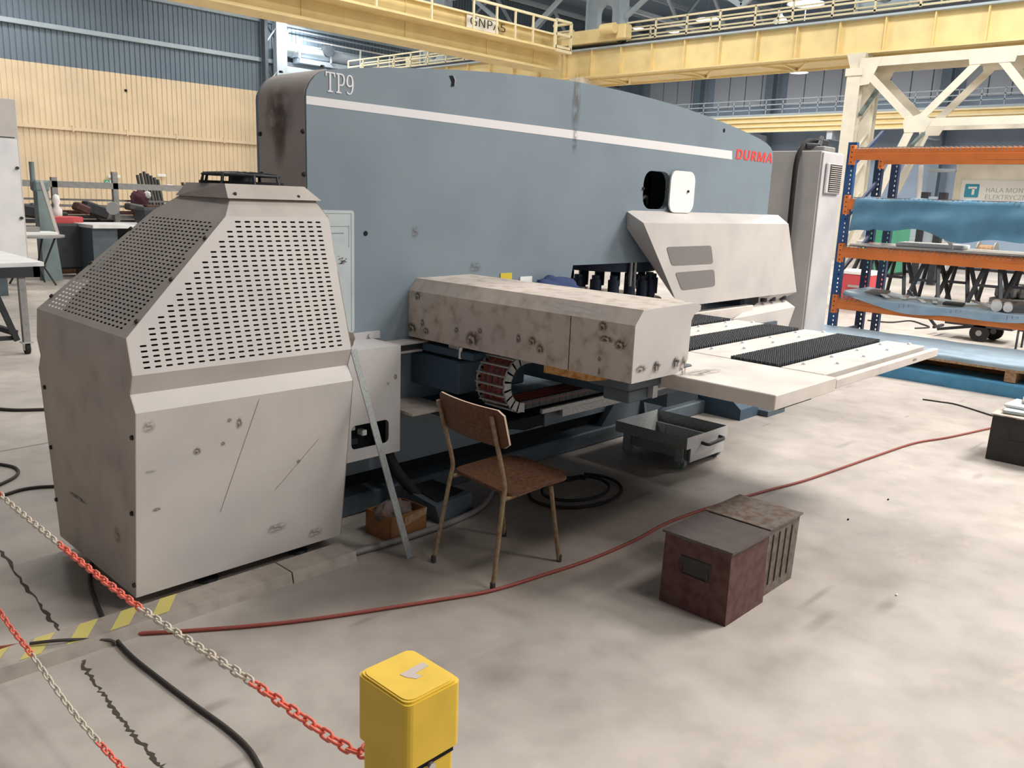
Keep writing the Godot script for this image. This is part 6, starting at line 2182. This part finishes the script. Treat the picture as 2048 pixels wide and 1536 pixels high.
	tag(put("brown_beam", s, M.box_rust), "long rusty brown beam on the bar rack behind the workbench", "beam")
	s = st()
	box(s, Vector3(8.910, 1.615, -19.500), Vector3(0.14, 0.16, 0.1), 0.01)
	tag(put("white_box", s, M.paper), "small white box beside the upright pipes before the cream wall", "box")
	s = st()
	box(s, Vector3(5.6, 0.55, -16.4), Vector3(0.9, 0.8, 0.5), 0.04)
	tag(put("motor_block", s, M.dark_steel), "large dark motor block under the bar rack left of the workbench", "motor")

# ---------------------------------------------------------------- far right of the hall
func trestle(z: float, label: String, x := 18.0):
	var t = thing("trestle", label, "trestle", Vector3(x, 0, z), "steel trestles behind the rack")
	for d in [-0.3, 0.3]:
		for e in [-0.22, 0.22]:
			var s = st()
			bar(s, Vector3(e * 1.6, 0, d), Vector3(e * 0.4, 0.78, d * 0.4), 0.06, 0.06)
			put("leg", s, M.dark_steel, t)
	var s2 = st()
	span(s2, Vector3(-0.12, 0.76, -0.2), Vector3(0.12, 0.84, 0.2))
	put("head", s2, M.dark_steel, t)
	s2 = st()
	bar(s2, Vector3(-0.2, 0.4, -0.22), Vector3(-0.2, 0.4, 0.22), 0.05, 0.05)
	put("tie", s2, M.dark_steel, t)

func far_right():
	var s
	var t = thing("site_cabin", "white cabin wall with teal logo and faint grey lettering, right edge", "cabin", Vector3(36.0, 0, -10.85))
	s = st()
	span(s, Vector3(0, 0, 0), Vector3(6, 3.75, 12), 0.01)
	put("wall", s, M.column_cream, t)
	s = st()
	prism(s, rounded(0.28, 2.1, 3.5, 3.0, 0.02, 2), Transform3D(Basis(Vector3(0, 0, 1), Vector3(0, 1, 0), Vector3(1, 0, 0)), Vector3(-0.03, 0, 0)), 0.03)
	var sg = put("sign_board", s, M.sign_white, t)
	s = st()
	prism(s, rounded(0.42, 2.36, 0.92, 2.86, 0.05, 4), Transform3D(Basis(Vector3(0, 0, 1), Vector3(0, 1, 0), Vector3(1, 0, 0)), Vector3(-0.04, 0, 0)), 0.01)
	put("logo_panel", s, M.sign_teal, sg)
	s = st()
	span(s, Vector3(-0.05, 2.68, 0.54), Vector3(-0.04, 2.76, 0.84)); span(s, Vector3(-0.05, 2.46, 0.68), Vector3(-0.04, 2.7, 0.77))
	put("logo_letter", s, M.paper, sg)
	var facing = Basis(Vector3(0, 0, 1), Vector3(0, 1, 0), Vector3(-1, 0, 0))
	words("lettering", "HALA MONTAŻU", 0.16, M.faint_ink, sg, Vector3(-0.035, 2.56, 1.14), facing, "Droid Sans", false, 0.0, 1.15)
	words("lettering", "ELEKTRYCZNEGO", 0.16, M.faint_ink, sg, Vector3(-0.035, 2.3, 1.14), facing, "Droid Sans", false, 0.0, 1.15)
	# pale poles and pipes left of the cabin
	s = st()
	cyl(s, Vector3(34.000, 1.813, -11.380), Vector3(34.000, 3.457, -11.478), 0.09, 10)
	tag(put("white_pole", s, M.paper), "thin white pole standing left of the white cabin", "pole")
	s = st()
	cyl(s, Vector3(34.000, 3.277, -11.223), Vector3(34.000, 3.247, -10.249), 0.07, 10)
	tag(put("wall_pipe", s, M.hall_steel), "short pale pipe running level to the white cabin corner", "pipe")
	# machines seen between the rack shelves
	var far = [["green_machine", "green machine body seen under the tarpaulin, left part", Vector3(24.000, 1.153, -8.693), Vector3(1.2, 1.1, 0.7), "green_paint"], ["green_machine", "green machine with pale table seen under the tarpaulin, beside the rack post", Vector3(26.000, 1.048, -9.179), Vector3(1.0, 1.2, 1.0), "green_paint"], ["grey_machine", "pale grey machine housing seen under the tarpaulin, middle", Vector3(26.000, 0.967, -8.591), Vector3(1.0, 1.5, 0.9), "hall_steel"], ["grey_machine", "pale grey machine housing right of the dark upright seen under the tarpaulin", Vector3(27.000, 0.980, -8.235), Vector3(1.0, 1.5, 0.7), "cabinet_grey"], ["blue_booth", "large pale blue booth seen under the right part of the tarpaulin", Vector3(30.000, 0.984, -7.748), Vector3(1.5, 2.6, 3.4), "wall_blue"]]
	for q in far:
		t = thing(q[0], q[1], "machine", Vector3(q[2].x, 0, q[2].z))
		s = st()
		span(s, Vector3(-q[3].x / 2, 0.08, -q[3].z / 2), Vector3(q[3].x / 2, maxf(q[2].y + 0.4, 1.2), q[3].z / 2), 0.03)
		put("housing", s, M[q[4]], t)
		s = st()
		span(s, Vector3(-q[3].x / 2 + 0.05, 0, -q[3].z / 2 + 0.05), Vector3(q[3].x / 2 - 0.05, 0.08, q[3].z / 2 - 0.05))
		put("plinth", s, M.dark_steel, t)
		s = st()
		span(s, Vector3(-q[3].x / 2 - 0.02, 0.5, -q[3].z / 2 + 0.1), Vector3(-q[3].x / 2, 1.0, q[3].z / 2 - 0.1), 0.005)
		put("door", s, M[q[4]], t)
	t = thing("machine_upright", "dark twin upright standing behind the rack, between pale grey machines", "machine", Vector3(22, 0, Vector3(22.000, 1.094, -7.027).z))
	for dz in [-0.2, 0.2]:
		s = st()
		span(s, Vector3(-0.1, 0, dz - 0.08), Vector3(0.1, 2.2, dz + 0.08))
		put("leg", s, M.dark_steel, t)
	s = st()
	span(s, Vector3(-0.05, 0, -0.14), Vector3(0.05, 2.1, 0.14))
	put("web", s, M.hall_steel, t)
	t = thing("control_desk", "small machine control desk with glowing green button behind the rack post", "control desk", Vector3(21.000, 0.831, -8.141))
	s = st()
	box(s, Vector3(0, 0, 0), Vector3(0.3, 0.35, 0.35), 0.02)
	put("housing", s, M.cabinet_grey, t)
	s = st()
	cyl(s, Vector3(-0.15, 0.02, 0.0), Vector3(-0.18, 0.02, 0.0), 0.045, 12)
	put("green_button", s, M.led_green, t)
	s = st()
	span(s, Vector3(-0.06, -1.1, -0.06), Vector3(0.06, -0.17, 0.06))
	put("stand", s, M.cabinet_grey, t)
	t = thing("cable_reel", "brown grey wooden cable reel on the far bench behind the rack", "reel", Vector3(19.000, 0.997, -4.935))
	s = st()
	cyl(s, Vector3(0, 0, -0.15), Vector3(0, 0, 0.15), 0.13, 18)
	put("core", s, M.timber, t)
	for dz in [-0.16, 0.15]:
		s = st()
		cyl(s, Vector3(0, 0, dz), Vector3(0, 0, dz + 0.02), 0.19, 20)
		put("flange", s, M.scrap_metal, t)
	s = st()
	box(s, Vector3(18.1, 0.89, -5.2), Vector3(0.9, 0.1, 3.4), 0.01)
	tag(put("long_panel", s, M.scrap_metal), "long grey panel laid across the trestles behind the rack", "panel")
	var tz = [-6.9, -6.35, -5.6, -5.15, -4.5, -4.0]
	for i in tz.size():
		trestle(tz[i], ["first", "second", "third", "fourth", "fifth", "sixth"][i] + " trestle from the blue rack posts in the row under the long grey panel", 18.0 + (i % 2) * 0.3)
	t = thing("red_cabinet", "red steel tool cabinet seen behind the blue rack post", "cabinet", Vector3(15.0, 0, Vector3(15.000, 0.339, -5.808).z))
	s = st()
	span(s, Vector3(-0.3, 0.05, -0.28), Vector3(0.3, 0.62, 0.28), 0.02)
	put("body", s, M.red_paint, t)
	s = st()
	span(s, Vector3(-0.31, 0.62, -0.29), Vector3(0.31, 0.68, 0.29), 0.01)
	put("top", s, M.paper, t)
	s = st()
	span(s, Vector3(-0.32, 0.4, -0.1), Vector3(-0.3, 0.44, 0.1))
	put("handle", s, M.bright_steel, t)
	t = thing("loaded_pallet", "dark pallet stacked with grey castings at the right behind the rack", "pallet", Vector3(19, 0, -3.7))
	s = st()
	span(s, Vector3(-0.6, 0.0, -0.9), Vector3(0.6, 0.14, 0.9))
	put("base", s, M.dark_steel, t)
	for i in 8:
		s = st()
		box(s, Vector3(-0.35 + 0.5 * (i % 2), 0.27 + 0.25 * (i / 6), -0.65 + 0.42 * (i / 2 % 4)), Vector3(0.44, 0.24, 0.38), 0.04)
		put("casting", s, [M.scrap_metal, M.dark_steel][i % 2], t)
	# yellow hand cart with wheels, behind the blue stacks
	t = thing("hand_cart", "yellow topped hand cart on black wheels, behind the blue sheet stacks", "cart", Vector3(13.0, 0, -3.35))
	s = st()
	box(s, Vector3(0, 0.34, 0.0), Vector3(0.35, 0.2, 0.55), 0.03)
	put("yellow_body", s, M.yellow_plastic, t)
	s = st()
	span(s, Vector3(-0.25, 0.2, -0.35), Vector3(0.25, 0.25, 0.5)); bar(s, Vector3(-0.2, 0.1, -0.45), Vector3(-0.2, 0.22, 0.1), 0.03, 0.04); bar(s, Vector3(-0.1, 0.12, -0.5), Vector3(-0.1, 0.6, -0.95), 0.035, 0.035); bar(s, Vector3(-0.2, 0.12, -0.5), Vector3(0.2, 0.12, -0.5), 0.035, 0.035)
	put("frame", s, M.dark_steel, t)
	for q in [Vector3(-0.22, 0.12, 0.1), Vector3(0.18, 0.12, 0.18)]:
		s = st()
		cyl(s, q + Vector3(-0.03, 0, 0), q + Vector3(0.03, 0, 0), 0.12, 20)
		var w = put("wheel", s, M.rubber, t)
		s = st()
		cyl(s, q + Vector3(-0.035, 0, 0), q + Vector3(0.035, 0, 0), 0.04, 12)
		put("hub", s, M.scrap_metal, w)
	t = thing("small_generator", "dark generator in a tube frame at the right edge, behind blue stacks", "generator", Vector3(12.6, 0, -2.45))
	s = st()
	for dz in [-0.26, 0.3]:
		tube(s, [Vector3(-0.15, 0.0, dz), Vector3(-0.15, 0.26, dz), Vector3(0.15, 0.26, dz), Vector3(0.15, 0.0, dz)], 0.014, 6)
	bar(s, Vector3(-0.15, 0.26, -0.26), Vector3(-0.15, 0.26, 0.3), 0.025, 0.025); bar(s, Vector3(0.15, 0.26, -0.26), Vector3(0.15, 0.26, 0.3), 0.025, 0.025)
	put("frame", s, M.dark_steel, t)
	s = st()
	box(s, Vector3(0, 0.12, 0.1), Vector3(0.2, 0.2, 0.28), 0.04)
	put("engine", s, M.box_rust, t)
	cable("floor_cable", "thin cable looping on the floor behind the rack", [Vector3(13.514, 0.000, -5.053), Vector3(13.616, 0.000, -4.741), Vector3(14.125, 0.000, -4.613), Vector3(13.871, 0.000, -4.338), Vector3(13.600, 0.000, -4.155), Vector3(13.273, 0.000, -4.249)], 0.012, M.cable_black)
